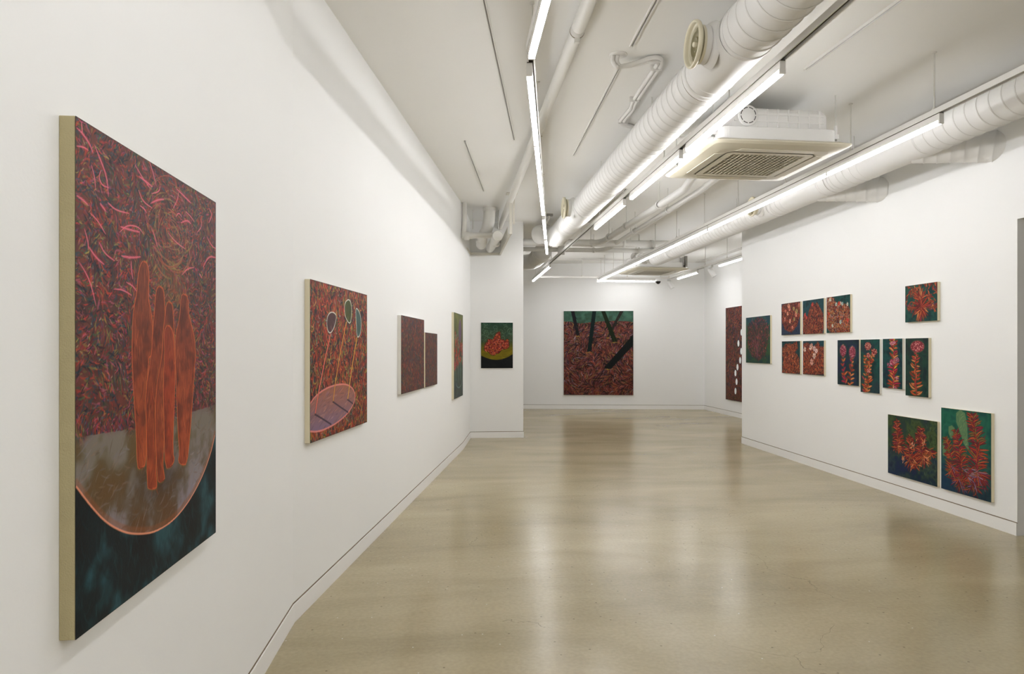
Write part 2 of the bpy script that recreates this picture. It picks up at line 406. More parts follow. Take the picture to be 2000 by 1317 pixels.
    def curve(s, x, y, ang, L, bend, n=5):
        out = [(x, y)]
        for i in range(n):
            x += math.cos(ang) * L / n; y += math.sin(ang) * L / n; ang += bend / n; out.append((x, y))
        return out
    def field(s, N, L, w, pal, ang=0, spread=math.pi, bend=1.5, a=.85, mask=None, flow=None):
        r = s.rng; k = 0
        for _ in range(N):
            x = r.random() * s.W; y = r.random() * s.H
            if mask is not None and mask[int(y), int(x)] < .5: continue
            c = np.array(pal[r.integers(len(pal))], float) * (.8 + .4 * r.random())
            an = (flow[int(y), int(x)] if flow is not None else ang) + (r.random() - .5) * spread
            l = L * (.5 + r.random()); s.stroke(s.curve(x - math.cos(an) * l / 2, y - math.sin(an) * l / 2, an, l, (r.random() - .5) * 2 * bend, 4), w * (.6 + .7 * r.random()), np.minimum(c, 255), a * (.7 + .3 * r.random()))
    def leaf(s, x, y, ang, L, w, pal, bend=.5, halo=None, dark=(50, 20, 25)):
        c = s.curve(x, y, ang, L, bend, 5)
        if halo is not None: s.stroke(c, w * 1.4 + 1.2, halo, .35, True, 1.5); return
        r = s.rng; col = np.array(pal[r.integers(len(pal))], float)
        s.stroke(c, w * 1.25, dark, .75); s.stroke(c, w * .85, col, .95)
        c2 = s.curve(x + w * .3, y - w * .3, ang, L * .85, bend, 4); s.stroke(c2, max(.5, w * .25), np.minimum(col * 1.35 + 10, 255), .5)
    def spike(s, pts, width, n, L, w, pal, droop=.9, halo=None, spread=.9):
        """leafy stem: pts from base to tip (canvas coords)"""
        P = np.array(pts, float); t = np.linspace(0, len(P) - 1.001, n); leaves = []
        for q in t:
            i = int(q); p = P[i] + (P[min(i + 1, len(P) - 1)] - P[i]) * (q - i); d = P[min(i + 1, len(P) - 1)] - P[i]; up = math.atan2(d[1], d[0])
            k = 1 - .55 * (q / (len(P) - 1)) ** 2
            for sd in (-1, 1):
                a = up + sd * (spread + s.rng.random() * .6); leaves.append((p[0] + s.rng.normal() * 2.2, p[1] + s.rng.normal() * 2.2, a, L * k * (.75 + .5 * s.rng.random()), w * (.8 + .4 * s.rng.random()), sd * droop * (s.rng.random() * .9 + .1)))
            leaves.append((p[0], p[1], up + s.rng.normal() * .4, L * .6 * k, w, s.rng.normal() * .3))
        if halo is not None:
            for l in leaves: s.leaf(*l[:5], pal, l[5], halo)
        s.rng.shuffle(leaves)
        for l in leaves: s.leaf(*l[:5], pal, l[5])
    def rays(s, x, y, n, L, w, pal, a0=0, a1=2 * math.pi, halo=None, bend=.4, jit=3):
        ls = [(x + s.rng.normal() * jit, y + s.rng.normal() * jit, a0 + (a1 - a0) * s.rng.random(), L * (.5 + .7 * s.rng.random()), w * (.7 + .6 * s.rng.random()), s.rng.normal() * bend) for _ in range(n)]
        if halo is not None:
            for l in ls: s.leaf(*l[:5], pal, l[5], halo)
        for l in ls: s.leaf(*l[:5], pal, l[5])
    def flower(s, x, y, r0, col, mid, n=7):
        for k in range(n):
            a = 2 * math.pi * k / n + s.rng.random() * .4; s.stroke([(x + math.cos(a) * r0 * .3, y + math.sin(a) * r0 * .3), (x + math.cos(a) * r0, y + math.sin(a) * r0)], r0 * .34, np.array(col) * (.85 + .25 * s.rng.random()), .95, False)
        s.stroke([(x, y), (x + .1, y + .1)], r0 * .3, mid, .9, False)
    def head(s, x, y, rx, ry, cols, n=40, dot=1.6):
        for _ in range(n):
            a = s.rng.random() * 6.283; q = math.sqrt(s.rng.random()); px = x + math.cos(a) * rx * q; py = y + math.sin(a) * ry * q
            s.stroke([(px, py), (px + 1, py)], dot * (.7 + .6 * s.rng.random()), cols[s.rng.integers(len(cols))], .9, False)
            s.stroke([(px - dot * .9, py + dot * .8), (px + dot * .9, py + dot * .9)], .5, (60, 20, 40), .7, False)
    def ellipse(s, cx, cy, rx, ry, rot=0, n=36):
        return [(cx + rx * math.cos(t) * math.cos(rot) - ry * math.sin(t) * math.sin(rot), cy + rx * math.cos(t) * math.sin(rot) + ry * math.sin(t) * math.cos(rot)) for t in np.linspace(0, 2 * math.pi, n, endpoint=False)]
    def edge(s, c=(15, 18, 18), k=.55, wd=1.6):
        d = np.minimum(np.minimum(s.xx, s.W - 1 - s.xx), np.minimum(s.yy, s.H - 1 - s.yy)); s.blend(np.clip(1 - d / wd, 0, 1) * k, c)

GAIN = .98
def painting(P, Q, quad, t, res, art, label, edge_mat=None, crop=(1, 0, 0), seed=1, base=(90, 50, 40), lit_edge=False, group=None, width=None):
    """P,Q: floor points of the wall, left to right for the viewer; quad: TL,TR,BR,BL of the painted face in the photograph"""
    r = Vector((Q[0] - P[0], Q[1] - P[1], 0)).normalized(); n = UP.cross(r); pl = Vector((P[0], P[1], 0)) - n * t
    TL, TR, BR_, BL_ = (atPlane(x, y, pl, n) for x, y in quad)
    s0 = ((TL - pl).dot(r) + (BL_ - pl).dot(r)) / 2; s1 = ((TR - pl).dot(r) + (BR_ - pl).dot(r)) / 2
    z1 = (TL.z + TR.z) / 2; z0 = (BL_.z + BR_.z) / 2
    if width: s1 = s0 + width * (z1 - z0)
    w_ = s1 - s0; h_ = z1 - z0
    print('painting %.2f x %.2f  z %.2f-%.2f | %s' % (w_, h_, z0, z1, label))
    loc = pl + n * t + r * (s0 + s1) / 2; loc.z = z0; rz = math.atan2(r.y, r.x)
    e = empty('painting', loc, rz, label, 'painting', group)
    # stretched canvas on its bars (2 mm clear of the wall face)
    mb = MB(); T = Matrix.Translation(loc) @ Matrix.Rotation(rz, 4, 'Z')
    g = 0.0
    vs = [(-w_ / 2, -t + .0008, 0), (w_ / 2, -t + .0008, 0), (w_ / 2, -g, 0), (-w_ / 2, -g, 0)]; vs = vs + [(x, y, h_) for x, y, z in vs]
    mb.add([T @ Vector(v) for v in vs], [(0, 1, 2, 3), (7, 6, 5, 4), (0, 4, 5, 1), (1, 5, 6, 2), (2, 6, 7, 3), (3, 7, 4, 0)])
    mb.build('stretched_canvas', edge_mat or M_linen, e, bevel=.0015)
    H = res; W = max(24, int(res * w_ / h_))
    if width:
        quad = [quad[0], quad[1], quad[2], quad[3]]
        fr = ((TR - pl).dot(r) + (BR_ - pl).dot(r)) / 2 - s0; fr /= w_
    A_ = Art(W, H, quad, crop, seed, base)
    if width: A_.h = np.diag([fr, 1, 1]) @ A_.h
    art(A_); mu = A_.a.mean((0, 1)); A_.a = mu * .95 + (A_.a - mu) * (1.22 if t > .0255 else 1.1); A_.edge()
    c = np.clip(A_.a, 0, 255) / 255; lum = c.mean(2)
    c = np.where(c <= .04045, c / 12.92, ((c + .055) / 1.055) ** 2.4) * GAIN; c = np.clip(c, 0, 1)
    X = (A_.xx / (W - 1) - .5) * w_; Z = (1 - A_.yy / (H - 1)) * h_; Yv = -t - lum * .0006 * min(1, h_ / .8)
    co = np.stack([X, Yv, Z], -1).reshape(-1, 3).astype(np.float32)
    me = bpy.data.meshes.new('painted_surface'); me.vertices.add(W * H); me.vertices.foreach_set('co', co.ravel())
    idx = np.arange(W * H).reshape(H, W); f = np.stack([idx[1:, :-1], idx[1:, 1:], idx[:-1, 1:], idx[:-1, :-1]], -1).reshape(-1, 4)
    me.loops.add(f.size); me.loops.foreach_set('vertex_index', f.ravel().astype(np.int32)); me.polygons.add(len(f))
    me.polygons.foreach_set('loop_start', np.arange(0, f.size, 4, dtype=np.int32)); me.polygons.foreach_set('use_smooth', np.ones(len(f), bool))
    me.update(); me.validate()
    at = me.attributes.new('pigment', 'FLOAT_COLOR', 'POINT'); at.data.foreach_set('color', np.concatenate([c, np.ones((H, W, 1))], 2).astype(np.float32).ravel())
    me.materials.append(M_paint); o = bpy.data.objects.new('painted_surface', me); S.collection.objects.link(o); o.parent = e
    return e

# palettes
RED = [(142, 54, 38), (160, 68, 44), (118, 42, 36), (172, 86, 56), (96, 34, 36)]
ORG = [(168, 74, 40), (184, 98, 54), (146, 58, 36), (126, 46, 36), (190, 120, 72)]
DEEP = [(30, 40, 48), (38, 52, 44), (60, 28, 34), (44, 34, 56), (24, 30, 34)]
MIX = [(150, 50, 40), (176, 74, 44), (96, 40, 40), (60, 70, 52), (120, 110, 50), (50, 56, 78), (120, 70, 90), (40, 34, 36)]
TEAL = [(24, 62, 60), (20, 48, 56), (34, 80, 68), (18, 38, 46)]

def art_figures(s):
    c1 = (2.634, 100, 200); c2 = (2.311, 100, 700)
    def p1(l): s.crop = c1; return s.ms(l)
    def p2(l): s.crop = c2; return s.ms(l)
    s.mottle([(86, 40, 38), (118, 62, 52), (84, 52, 46), (126, 56, 48)], 60, .9)
    fl_ = s.noise(110, 2) * 9
    low = s.yy > s.H * .58
    s.field(10500, 15, 1.35, [(140, 48, 42), (168, 66, 44), (112, 36, 44), (50, 54, 66), (66, 78, 54), (124, 106, 56), (150, 78, 88), (34, 30, 38), (90, 44, 40), (44, 66, 70)], spread=1.5, bend=1.3, a=.8, flow=fl_)
    s.field(5000, 8, 1.1, [(150, 40, 60), (60, 60, 80), (170, 60, 44), (120, 50, 90), (90, 100, 60), (34, 38, 48)], ang=1.4, spread=1.6, bend=1.6, a=.8, mask=low)
    s.field(3200, 9, .8, [(190, 60, 50), (60, 80, 96), (150, 130, 60), (150, 60, 96), (22, 26, 36)], spread=1.6, bend=1.4, a=.85, flow=fl_)
    s.field(1000, 6, .7, [(220, 180, 150), (200, 110, 60), (170, 170, 120), (120, 140, 150), (230, 120, 60)], spread=3, a=.6)
    # swirl above the figures
    for k in range(150):
        cx, cy = p1([(620, 680)])[0]; cx += s.rng.normal() * 12; cy += s.rng.normal() * 12; rr = s.rng.random() * 75 + 12; t = s.rng.random() * 6.28
        s.stroke([(cx + rr * 1.1 * math.cos(t + q), cy + rr * .8 * math.sin(t + q)) for q in np.linspace(0, .8, 5)], 1.1, [(168, 110, 84), (150, 120, 66), (120, 60, 60), (176, 84, 60)][k % 4], .6)
    # pink marks
    pk = [[(130, 130), (165, 165), (200, 220), (215, 262)], [(155, 100), (160, 165)], [(130, 225), (165, 230), (192, 248)], [(222, 218), (250, 290), (285, 380), (294, 485)], [(205, 320), (222, 380), (228, 450)],
          [(255, 350), (243, 385), (262, 430), (300, 440)], [(130, 480), (160, 500), (190, 530)], [(290, 515), (330, 555), (400, 572)], [(200, 570), (240, 610), (280, 680)], [(250, 520), (280, 560)],
          [(430, 320), (470, 390), (510, 445)], [(500, 290), (520, 350), (540, 430)], [(450, 380), (490, 410), (520, 435)], [(448, 450), (470, 510), (520, 545)], [(515, 470), (555, 460), (560, 430)],
          [(355, 640), (400, 655), (455, 668)], [(350, 670), (390, 630), (450, 640), (475, 680)], [(170, 650), (190, 720), (190, 760)], [(190, 740), (230, 800), (272, 835)], [(245, 720), (275, 780), (325, 815)],
          [(145, 825), (185, 890), (210, 960), (230, 1048)], [(645, 445), (690, 490), (720, 520)], [(655, 460), (650, 500), (625, 550)], [(690, 560), (720, 590), (735, 615)], [(665, 620), (700, 605), (718, 625)],
          [(600, 670), (640, 720), (690, 755)], [(640, 590), (655, 565), (672, 590)], [(510, 520), (550, 500), (580, 500)], [(750, 670), (775, 640), (770, 600)], [(800, 690), (825, 740), (850, 755)], [(780, 850), (810, 790), (848, 800)],
          [(320, 960), (370, 965), (415, 995)], [(385, 925), (420, 945), (440, 975)], [(410, 815), (412, 870), (420, 910)], [(515, 645), (535, 700), (545, 745)], [(760, 880), (775, 905)], [(812, 545), (828, 580), (810, 620)], [(455, 530), (480, 550), (490, 570)], [(670, 890), (700, 855), (735, 850)], [(360, 790), (410, 800), (460, 795)]]
    for i, q in enumerate(pk): q = s.round(p1(q), 3, False); s.stroke(q, 1.3 + .8 * (i % 3 == 0), (190, 80, 94), .75); s.stroke(q, .6, (238, 130, 140), .7)
    # glow behind the figures' heads
    g = np.exp(-(((s.xx - p1([(610, 950)])[0][0]) / 60) ** 2 + ((s.yy - p1([(610, 950)])[0][1]) / 55) ** 2)); s.blend(g * .35, (140, 110, 60))
    # dish
    lo = [(-40, 372), (60, 368), (113, 360), (250, 335), (370, 320), (560, 265), (660, 235), (738, 210), (790, 190), (790, 300), (738, 350), (720, 430), (680, 540), (620, 650), (550, 735), (470, 785), (400, 795), (330, 788), (250, 745), (180, 670), (113, 580), (40, 470)]
    m = s.poly(s.round(p2(lo), 1), 0, only=True); yt = p2([(420, 300)])[0][1]; m = m * np.clip((s.yy - yt + s.H * .02 + (s.noise(30, 2) - .5) * 30) / (s.H * .04), 0, 1); s.blend(m, (104, 82, 68))
    a0 = s.a.copy(); n = s.noise(60, 4); s.blend(m * np.clip((n - .45) * 5, 0, 1) * .95, (142, 128, 136)); s.blend(m * np.clip((.5 - n) * 5, 0, 1) * .9, (104, 68, 42))
    vy = np.clip((s.yy - s.H * .66) / (s.H * .2), 0, 1); s.blend(m * (1 - vy) * .45, (104, 88, 52))
    s.field(2200, 22, 1.2, [(140, 126, 134), (122, 92, 76), (96, 66, 48), (132, 104, 84), (120, 110, 116)], ang=2.6, spread=1.6, a=.35, mask=m)
    cx, cy = p2([(490, 520)])[0]; s.blend(m * np.exp(-(((s.xx - cx) / 70) ** 2 + ((s.yy - cy) / 38) ** 2)) * .6, (62, 44, 40))
    lower = [(-60, 430), (40, 470), (113, 580), (180, 670), (250, 745), (330, 788), (400, 795), (470, 785), (550, 735), (620, 650), (680, 540), (720, 430), (738, 350), (800, 250), (820, 1300), (-60, 1400)]
    m2 = s.poly(p2(lower), (18, 30, 32)); n = s.noise(70, 4)
    s.blend(m2 * np.clip((n - .5) * 5, 0, 1) * .8, (60, 86, 90)); s.blend(m2 * np.clip((.42 - n) * 6, 0, 1) * .7, (8, 16, 18))
    s.field(1500, 26, 1.6, [(52, 80, 84), (30, 52, 56), (14, 24, 26), (70, 92, 94)], ang=1.5, spread=.7, a=.25, mask=m2)
    rim = s.round(p2([(113, 580), (180, 670), (250, 745), (330, 788), (400, 795), (470, 785), (550, 735), (620, 650), (680, 540), (720, 430), (738, 350)]), 2, False)
    rim2 = [(x, y - 6) for x, y in rim]
    s.stroke(rim2, 4, (150, 84, 52), .4, False, 3); s.stroke(rim, 1.4, (218, 140, 110), .95, False)
    # five standing figures
    figs = [
        (p1([(475, 815), (458, 835), (446, 895), (441, 980), (426, 1050), (418, 1150), (415, 1310)]) + p2([(372, 150), (385, 350), (388, 490), (402, 500), (428, 478), (430, 300), (436, 0)]) + p1([(520, 1300), (522, 1150), (510, 1060), (498, 1010), (500, 940), (503, 890), (495, 830)])),
        (p1([(558, 945), (541, 962), (536, 1010), (531, 1080), (522, 1180), (516, 1300)]) + p2([(425, 150), (430, 300), (433, 580), (445, 590), (475, 588), (476, 560), (470, 500), (480, 350), (500, 0)]) + p1([(590, 1300), (588, 1150), (583, 1040), (578, 962)])),
        (p1([(607, 1025), (591, 1040), (586, 1100), (575, 1180), (572, 1300)]) + p2([(470, 150), (472, 400), (480, 550), (490, 560), (512, 548), (508, 520), (502, 480), (512, 300), (530, 0)]) + p1([(634, 1300), (632, 1180), (627, 1100), (624, 1040)])),
        (p1([(600, 1140), (580, 1180), (585, 1300)]) + p2([(505, 100), (510, 350), (515, 495), (540, 492), (556, 460), (548, 430), (552, 250), (560, 60)]) + p1([(634, 1290), (628, 1180)])),
        (p1([(683, 985), (667, 1000), (664, 1080), (655, 1135), (640, 1200), (637, 1310)]) + p2([(566, 150), (572, 330), (580, 430), (573, 465), (590, 482), (612, 478), (625, 350), (640, 150), (648, 20)]) + p1([(742, 1300), (738, 1220), (720, 1140), (706, 1090), (703, 1000)]))]
    allm = np.zeros((s.H, s.W))
    for k, P in enumerate(figs):
        P = np.array(s.round(P, 1)); s.stroke(list(map(tuple, P)) + [tuple(P[0])], 3.4, (140, 108, 44), .3, False, 2.5)
        m = s.poly(P, [(140, 66, 38), (126, 56, 34), (132, 62, 38), (150, 62, 36), (142, 66, 40)][k]); allm = np.maximum(allm, m)
        c = (P[:, 0].max() + P[:, 0].min()) / 2
        s.field(2600 if k in (0, 4) else 1800, 24, 1.1, [(186, 90, 50), (106, 44, 30), (158, 68, 38), (70, 32, 28), (190, 104, 62)], ang=1.57, spread=.5, bend=1, a=.55, mask=m)
        nn = s.noise(26, 3); s.blend(m * np.clip((nn - .5) * 5, 0, 1) * .45, (84, 38, 30)); s.blend(m * np.clip((.45 - nn) * 5, 0, 1) * .3, (190, 96, 54))
        s.blend(m * np.clip(1 - (s.yy / s.H - .3) * 4, 0, 1) * .35, (78, 42, 34)); s.blend(m * np.clip((s.yy / s.H - .55) * 4, 0, 1) * .22, (176, 74, 38))
        s.stroke(list(map(tuple, P)) + [tuple(P[0])], 1.3, (200, 92, 52), .8, False); s.stroke([(x + 2, y) for x, y in P[: len(P) // 2]], 1, (96, 36, 26), .6, False)
def art_stones(s):
    s.mottle([(120, 44, 30), (150, 58, 36), (100, 36, 32)], 30, .9)
    s.field(4200, 20, 1.9, [(172, 68, 40), (196, 84, 48), (140, 46, 34), (60, 60, 44), (40, 34, 46), (140, 126, 48), (120, 40, 40), (34, 44, 48)], ang=1.57, spread=1.5, bend=2.4, a=.9)
    s.field(1100, 14, .9, [(200, 170, 90), (220, 120, 70), (120, 140, 90), (150, 150, 140), (26, 22, 26)], ang=1.57, spread=1.6, bend=2.6, a=.8)
    E = s.round(s.ms([(60, 1010), (95, 975), (130, 920), (200, 865), (280, 835), (360, 828), (410, 860), (430, 915), (415, 980), (370, 1050), (300, 1110), (220, 1155), (150, 1178), (97, 1175), (60, 1165)]), 2)
    m = s.poly(E, (148, 100, 88)); g = np.clip((s.yy / s.H - .68) * 4, 0, 1); s.blend(m * g * .8, (132, 104, 128)); s.blend(m * (1 - g) * .4, (176, 96, 62))
    s.field(1100, 26, 1.3, [(166, 124, 116), (128, 92, 104), (180, 120, 96), (120, 84, 84)], ang=-.3, spread=.5, bend=.3, a=.5, mask=m)
    s.stroke(E + [E[0]], 1.8, (214, 128, 116), .95, False)
    for q, c in (([(245, 462), (195, 700), (160, 880), (133, 1050)], (196, 96, 76)), ([(362, 375), (310, 640), (280, 830), (265, 960)], (186, 124, 50)), ([(440, 490), (405, 700), (385, 840), (372, 945)], (196, 144, 56))):
        s.stroke(s.ms(q), 3, (70, 26, 22), .8, False); s.stroke(s.ms(q), 1.9, tuple(np.minimum(np.array(c) * 1.15 + 10, 255)), 1, False)
    for q in ([(133, 1050), (190, 1085), (250, 1125)], [(265, 960), (320, 1000), (375, 1038)], [(372, 945), (410, 975)]): s.stroke(s.ms(q), 2, (72, 48, 56), .85, False)
    for P, c, c2 in (([(245, 300), (270, 302), (290, 325), (285, 365), (270, 420), (245, 458), (225, 440), (218, 390), (222, 330)], (92, 56, 54), (156, 110, 106)),
                     ([(348, 235), (378, 202), (398, 232), (402, 310), (392, 388), (370, 370), (350, 320)], (84, 78, 36), (122, 112, 56)),
                     ([(432, 268), (452, 285), (470, 340), (472, 420), (460, 480), (440, 488), (436, 400), (432, 320)], (82, 92, 84), (120, 130, 120))):
        P = s.round(s.ms(P), 2); m = s.poly(P, c); s.field(900, 14, 1, [c, c2, tuple(np.array(c) * .6)], ang=1.1, spread=.6, a=.7, mask=m); s.stroke(P + [P[0]], 1.3, (214, 206, 190), .9, False)
def art_tangle(dark):
    def f(s):
        s.mottle([(70, 36, 36), (96, 46, 38), (58, 40, 46)], 24, .9)
        s.field(2600, 11, 1.2, [(128, 50, 36), (86, 46, 46), (60, 54, 56), (90, 80, 44), (44, 34, 42), (150, 66, 40), (52, 60, 76)], ang=1.5, spread=1.7, bend=2, a=.9)
        s.field(350, 7, .8, [(170, 120, 96), (130, 124, 110), (190, 90, 56), (150, 150, 60)], ang=1.5, spread=2, bend=2, a=.6)
        if dark: s.blend(np.ones((s.H, s.W)) * .2, (66, 52, 52))
    return f
def art_vase(s):
    s.grade([(0, (110, 112, 48)), (.3, (90, 92, 50)), (.6, (60, 72, 62)), (1, (34, 44, 46))]); s.mottle([(70, 84, 60), (110, 104, 50), (44, 56, 54)], 30, .4)
    s.field(700, 14, 2, [(46, 58, 58), (70, 86, 84), (40, 48, 50)], a=.4, mask=s.yy > s.H * .6)
    P = s.ellipse(s.W * .66, s.H * .2, s.W * .15, s.H * .135); m = s.poly(P, (98, 78, 96)); s.stroke(P + [P[0]], 1, (132, 104, 112), .7, False)
    for k in range(110):
        x = s.W * (.05 + .95 * s.rng.random()); y = s.H * (.2 + .4 * s.rng.random() + .04 * (x < s.W * .4))
        if x > s.W * .5 and y < s.H * .36: continue
        s.flower(x, y, 5.5, ((158, 58, 40), (176, 76, 48), (120, 120, 86), (140, 50, 50), (94, 116, 92))[k % 5], (90, 36, 30), 5)
    for x in (.2, .5, .7): s.stroke([(s.W * x, s.H * .6), (s.W * (x - .03), s.H * .68), (s.W * x, s.H * .8)], 4, (96, 128, 108), .7)
    P = s.ellipse(s.W * .55, s.H * .78, s.W * .38, s.H * .1); s.stroke(P[:20], 1.2, (120, 138, 134), .7, False)
def art_bowl(s):
    s.grade([(0, (34, 66, 50)), (.35, (62, 74, 50)), (.6, (88, 84, 22)), (1, (90, 80, 10))]); s.mottle([(30, 60, 50), (66, 80, 56), (54, 64, 34)], 30, .35)
    for k in range(70): x = s.rng.random() * s.W; y = s.rng.random() * s.H * .42; s.stroke(s.curve(x, y, s.rng.random() * 6, 28, 3.4, 7), 1, (98, 122, 92), .45, False)
    P = s.ms([(60, 560), (112, 560), (860, 560), (900, 560), (900, 820), (858, 860), (740, 930), (600, 980), (480, 995), (360, 985), (230, 945), (112, 890), (60, 860)]); m = np.clip((s.yy / s.H - .42) * 5, 0, 1) * s.poly(P, 0, only=True)
    s.blend(m * .85, (116, 100, 6)); s.field(500, 26, 1.5, [(134, 116, 10), (94, 84, 8), (146, 124, 20)], ang=-.1, spread=.5, a=.4, mask=m)
    low = s.poly(s.ms([(60, 862), (112, 893), (230, 948), (360, 988), (480, 998), (600, 983), (740, 933), (858, 863), (900, 840), (900, 1260), (60, 1260)]), (16, 18, 14)); s.field(300, 10, 1.2, [(30, 32, 26), (10, 12, 10)], a=.5, mask=low)
    body = s.round(s.ms([(545, 330), (565, 420), (572, 540), (640, 520), (670, 570), (720, 505), (765, 540), (768, 700), (680, 745), (600, 740), (520, 845), (470, 830), (430, 895), (330, 860), (280, 790), (200, 790), (190, 720), (215, 620), (265, 580), (270, 520), (340, 510), (390, 540), (440, 430), (490, 360)]), 1)
    s.stroke(body + [body[0]], 3, (50, 44, 16), .7, False, 2.5); m = s.poly(body, (124, 40, 28))
    s.field(4200, 7, 1.1, [(160, 52, 34), (196, 96, 62), (74, 20, 20), (120, 44, 30), (190, 120, 90), (60, 16, 20), (170, 90, 30)], spread=6, bend=3, a=.9, mask=m)
def art_trunks(s):
    s.mottle([(96, 46, 34), (120, 58, 46), (84, 44, 46)], 44, .9)
    fl_ = s.noise(70, 2) * 8
    s.field(3600, 18, 1.3, [(130, 66, 54), (110, 50, 42), (150, 88, 70), (92, 66, 78), (122, 96, 58), (66, 42, 46), (120, 78, 84)], spread=.8, bend=1.4, a=.8, flow=fl_)
    s.field(900, 24, 1.0, [(22, 20, 20), (30, 24, 26)], spread=1, bend=2, a=.8, flow=fl_)
    s.field(380, 14, .8, [(170, 150, 84), (170, 170, 190), (190, 120, 80)], spread=1, bend=2, a=.55, flow=fl_)
    s.blend(np.clip((s.yy / s.H - .6) * 2, 0, 1) * .25, (84, 34, 18))
    sky = s.poly(s.ms([(100, 80), (1000, 80), (1000, 255), (900, 240), (800, 235), (640, 235), (560, 240), (450, 250), (340, 262), (200, 235), (100, 240)]), (66, 88, 74)); n = s.noise(14)
    s.blend(sky * np.clip((n - .45) * 4, 0, 1) * .6, (84, 112, 92)); s.blend(sky * np.clip((.45 - n) * 4, 0, 1) * .5, (54, 66, 46))
    s.field(300, 6, 1, [(90, 110, 84), (48, 60, 46)], spread=6, a=.4, mask=sky)
    for P, c in (([(218, 100), (262, 100), (330, 405), (290, 412)], (38, 30, 32)), ([(487, 100), (535, 100), (472, 600), (420, 612)], (22, 34, 32)), ([(830, 100), (875, 100), (690, 430), (665, 430)], (46, 38, 32)), ([(588, 100), (636, 100), (790, 480), (735, 494)], (30, 36, 16)), ([(1000, 380), (1000, 520), (960, 560), (715, 820), (620, 815)], (24, 24, 22))):
        P = s.ms(P); m = s.poly(P, c); s.field(500, 10, 1.2, [c, tuple(np.array(c) * 1.7), tuple(np.array(c) * .5)], ang=1.5, spread=1, a=.6, mask=m); x, y = (P[-1][0] + P[-2][0]) / 2, (P[-1][1] + P[-2][1]) / 2
        for _ in range(8): s.stroke([(x + s.rng.normal() * 6 - 5, y + 2 + s.rng.random() * 3), (x + s.rng.normal() * 6 + 5, y + 2 + s.rng.random() * 3)], .9, (150, 120, 50), .5)
def art_ovals(s):
    s.mottle([(92, 42, 36), (112, 54, 46), (74, 40, 42)], 30, .9); fl_ = s.noise(60, 2) * 7
    s.field(5200, 12, 1.1, [(136, 58, 46), (104, 44, 36), (150, 76, 54), (70, 58, 76), (112, 92, 50), (44, 32, 34)], spread=1.2, bend=1.6, a=.85, flow=fl_)
    s.field(700, 15, .8, [(24, 22, 22), (30, 30, 36)], spread=1, bend=2, a=.8, flow=fl_)
    s.blend(np.clip((s.yy / s.H - .7) * 3, 0, 1) * .3, (84, 46, 18))
    for x, y in ((232, 608), (262, 692), (250, 790), (222, 863), (200, 928), (212, 1020), (200, 1120), (265, 490)):
        cx, cy = s.m(x, y); ry = 34 / 1000 * s.H; P = s.ellipse(cx, cy, ry * .72, ry)
        s.stroke(P + [P[0]], 1.6, (40, 40, 40), .6, False); s.poly(P, (226, 226, 224)); s.field(60, 12, 1, [(206, 208, 210)], ang=1.5, spread=.1, bend=.1, a=.5, mask=s.poly(P, 0, only=True))
def art_bush(s):
    s.grade([(0, (28, 72, 98)), (.16, (34, 84, 96)), (.2, (40, 74, 60)), (.7, (56, 84, 52)), (1, (28, 54, 60))]); s.mottle([(30, 70, 74), (66, 96, 50), (28, 56, 62)], 26, .5)
    m = s.poly(s.ms([(340, 400), (380, 370), (440, 330), (510, 360), (560, 440), (550, 580), (520, 740), (440, 800), (370, 740), (330, 600), (330, 480)]), (70, 34, 44), .45)
    base = s.m(435, 770)
    ys, xs = np.nonzero(m > .5); x0 = s.W * .5
    for k in range(560):
        i = s.rng.integers(len(ys)); x = xs[i] + s.rng.normal() * 5; y = ys[i] + s.rng.normal() * 5; t = (x - x0) / s.W * 2.2
        s.stroke(s.curve(x, y, -1.57 + t + s.rng.normal() * .4, 10, s.rng.normal(), 3), 1.3, [(120, 44, 60), (146, 58, 60), (72, 30, 44), (160, 80, 90), (52, 24, 36), (130, 60, 40)][k % 6], .85)
    for k in range(9): t = s.rng.normal() * .35; s.stroke([base, (base[0] + math.sin(t) * s.H * .2, base[1] - s.H * .28), (base[0] + math.sin(t) * s.H * .45, base[1] - s.H * .5)], .8, (160, 84, 104), .6)
    for x, y in ((435, 555), (480, 485), (520, 660)): s.head(*s.m(x, y), 4, 5, [(206, 110, 60), (190, 130, 60)], 6, 1.3)
def blooms(bg, pts, col, pal=RED, N=900, top=None, purple=False, L=11, extra=None, shape=None):
    def f(s):
        s.a[:] = np.array(bg); s.mottle([tuple(np.array(bg) * .7), tuple(np.array(bg) * 1.35), bg], 20, .7)
        m = s.poly(s.ms(shape), 0, only=True)
        mm = m > .5
        s.field(N // 3, L * 1.2, 2.6, [(100, 90, 50), (110, 60, 40)], spread=3, a=.35, mask=m)
        s.blend(m * .75, tuple(np.array(pal[2]) * .75))
        s.field(N * 3, L, 1.5, pal + [(56, 22, 30), (36, 24, 34), (70, 40, 40)], ang=-1.57, spread=2.2, bend=1.3, a=.95, mask=m)
        s.field(N, L * .7, .7, [(214, 120, 70), (70, 20, 30), (190, 150, 90)] + (extra or []), ang=-1.57, spread=2.4, bend=1, a=.75, mask=m)
        for i, (x, y) in enumerate(pts): s.flower(*s.m(x, y), col[1] * (.8 + .4 * s.rng.random()), col[0][i % len(col[0])], (120, 60, 50))
    return f
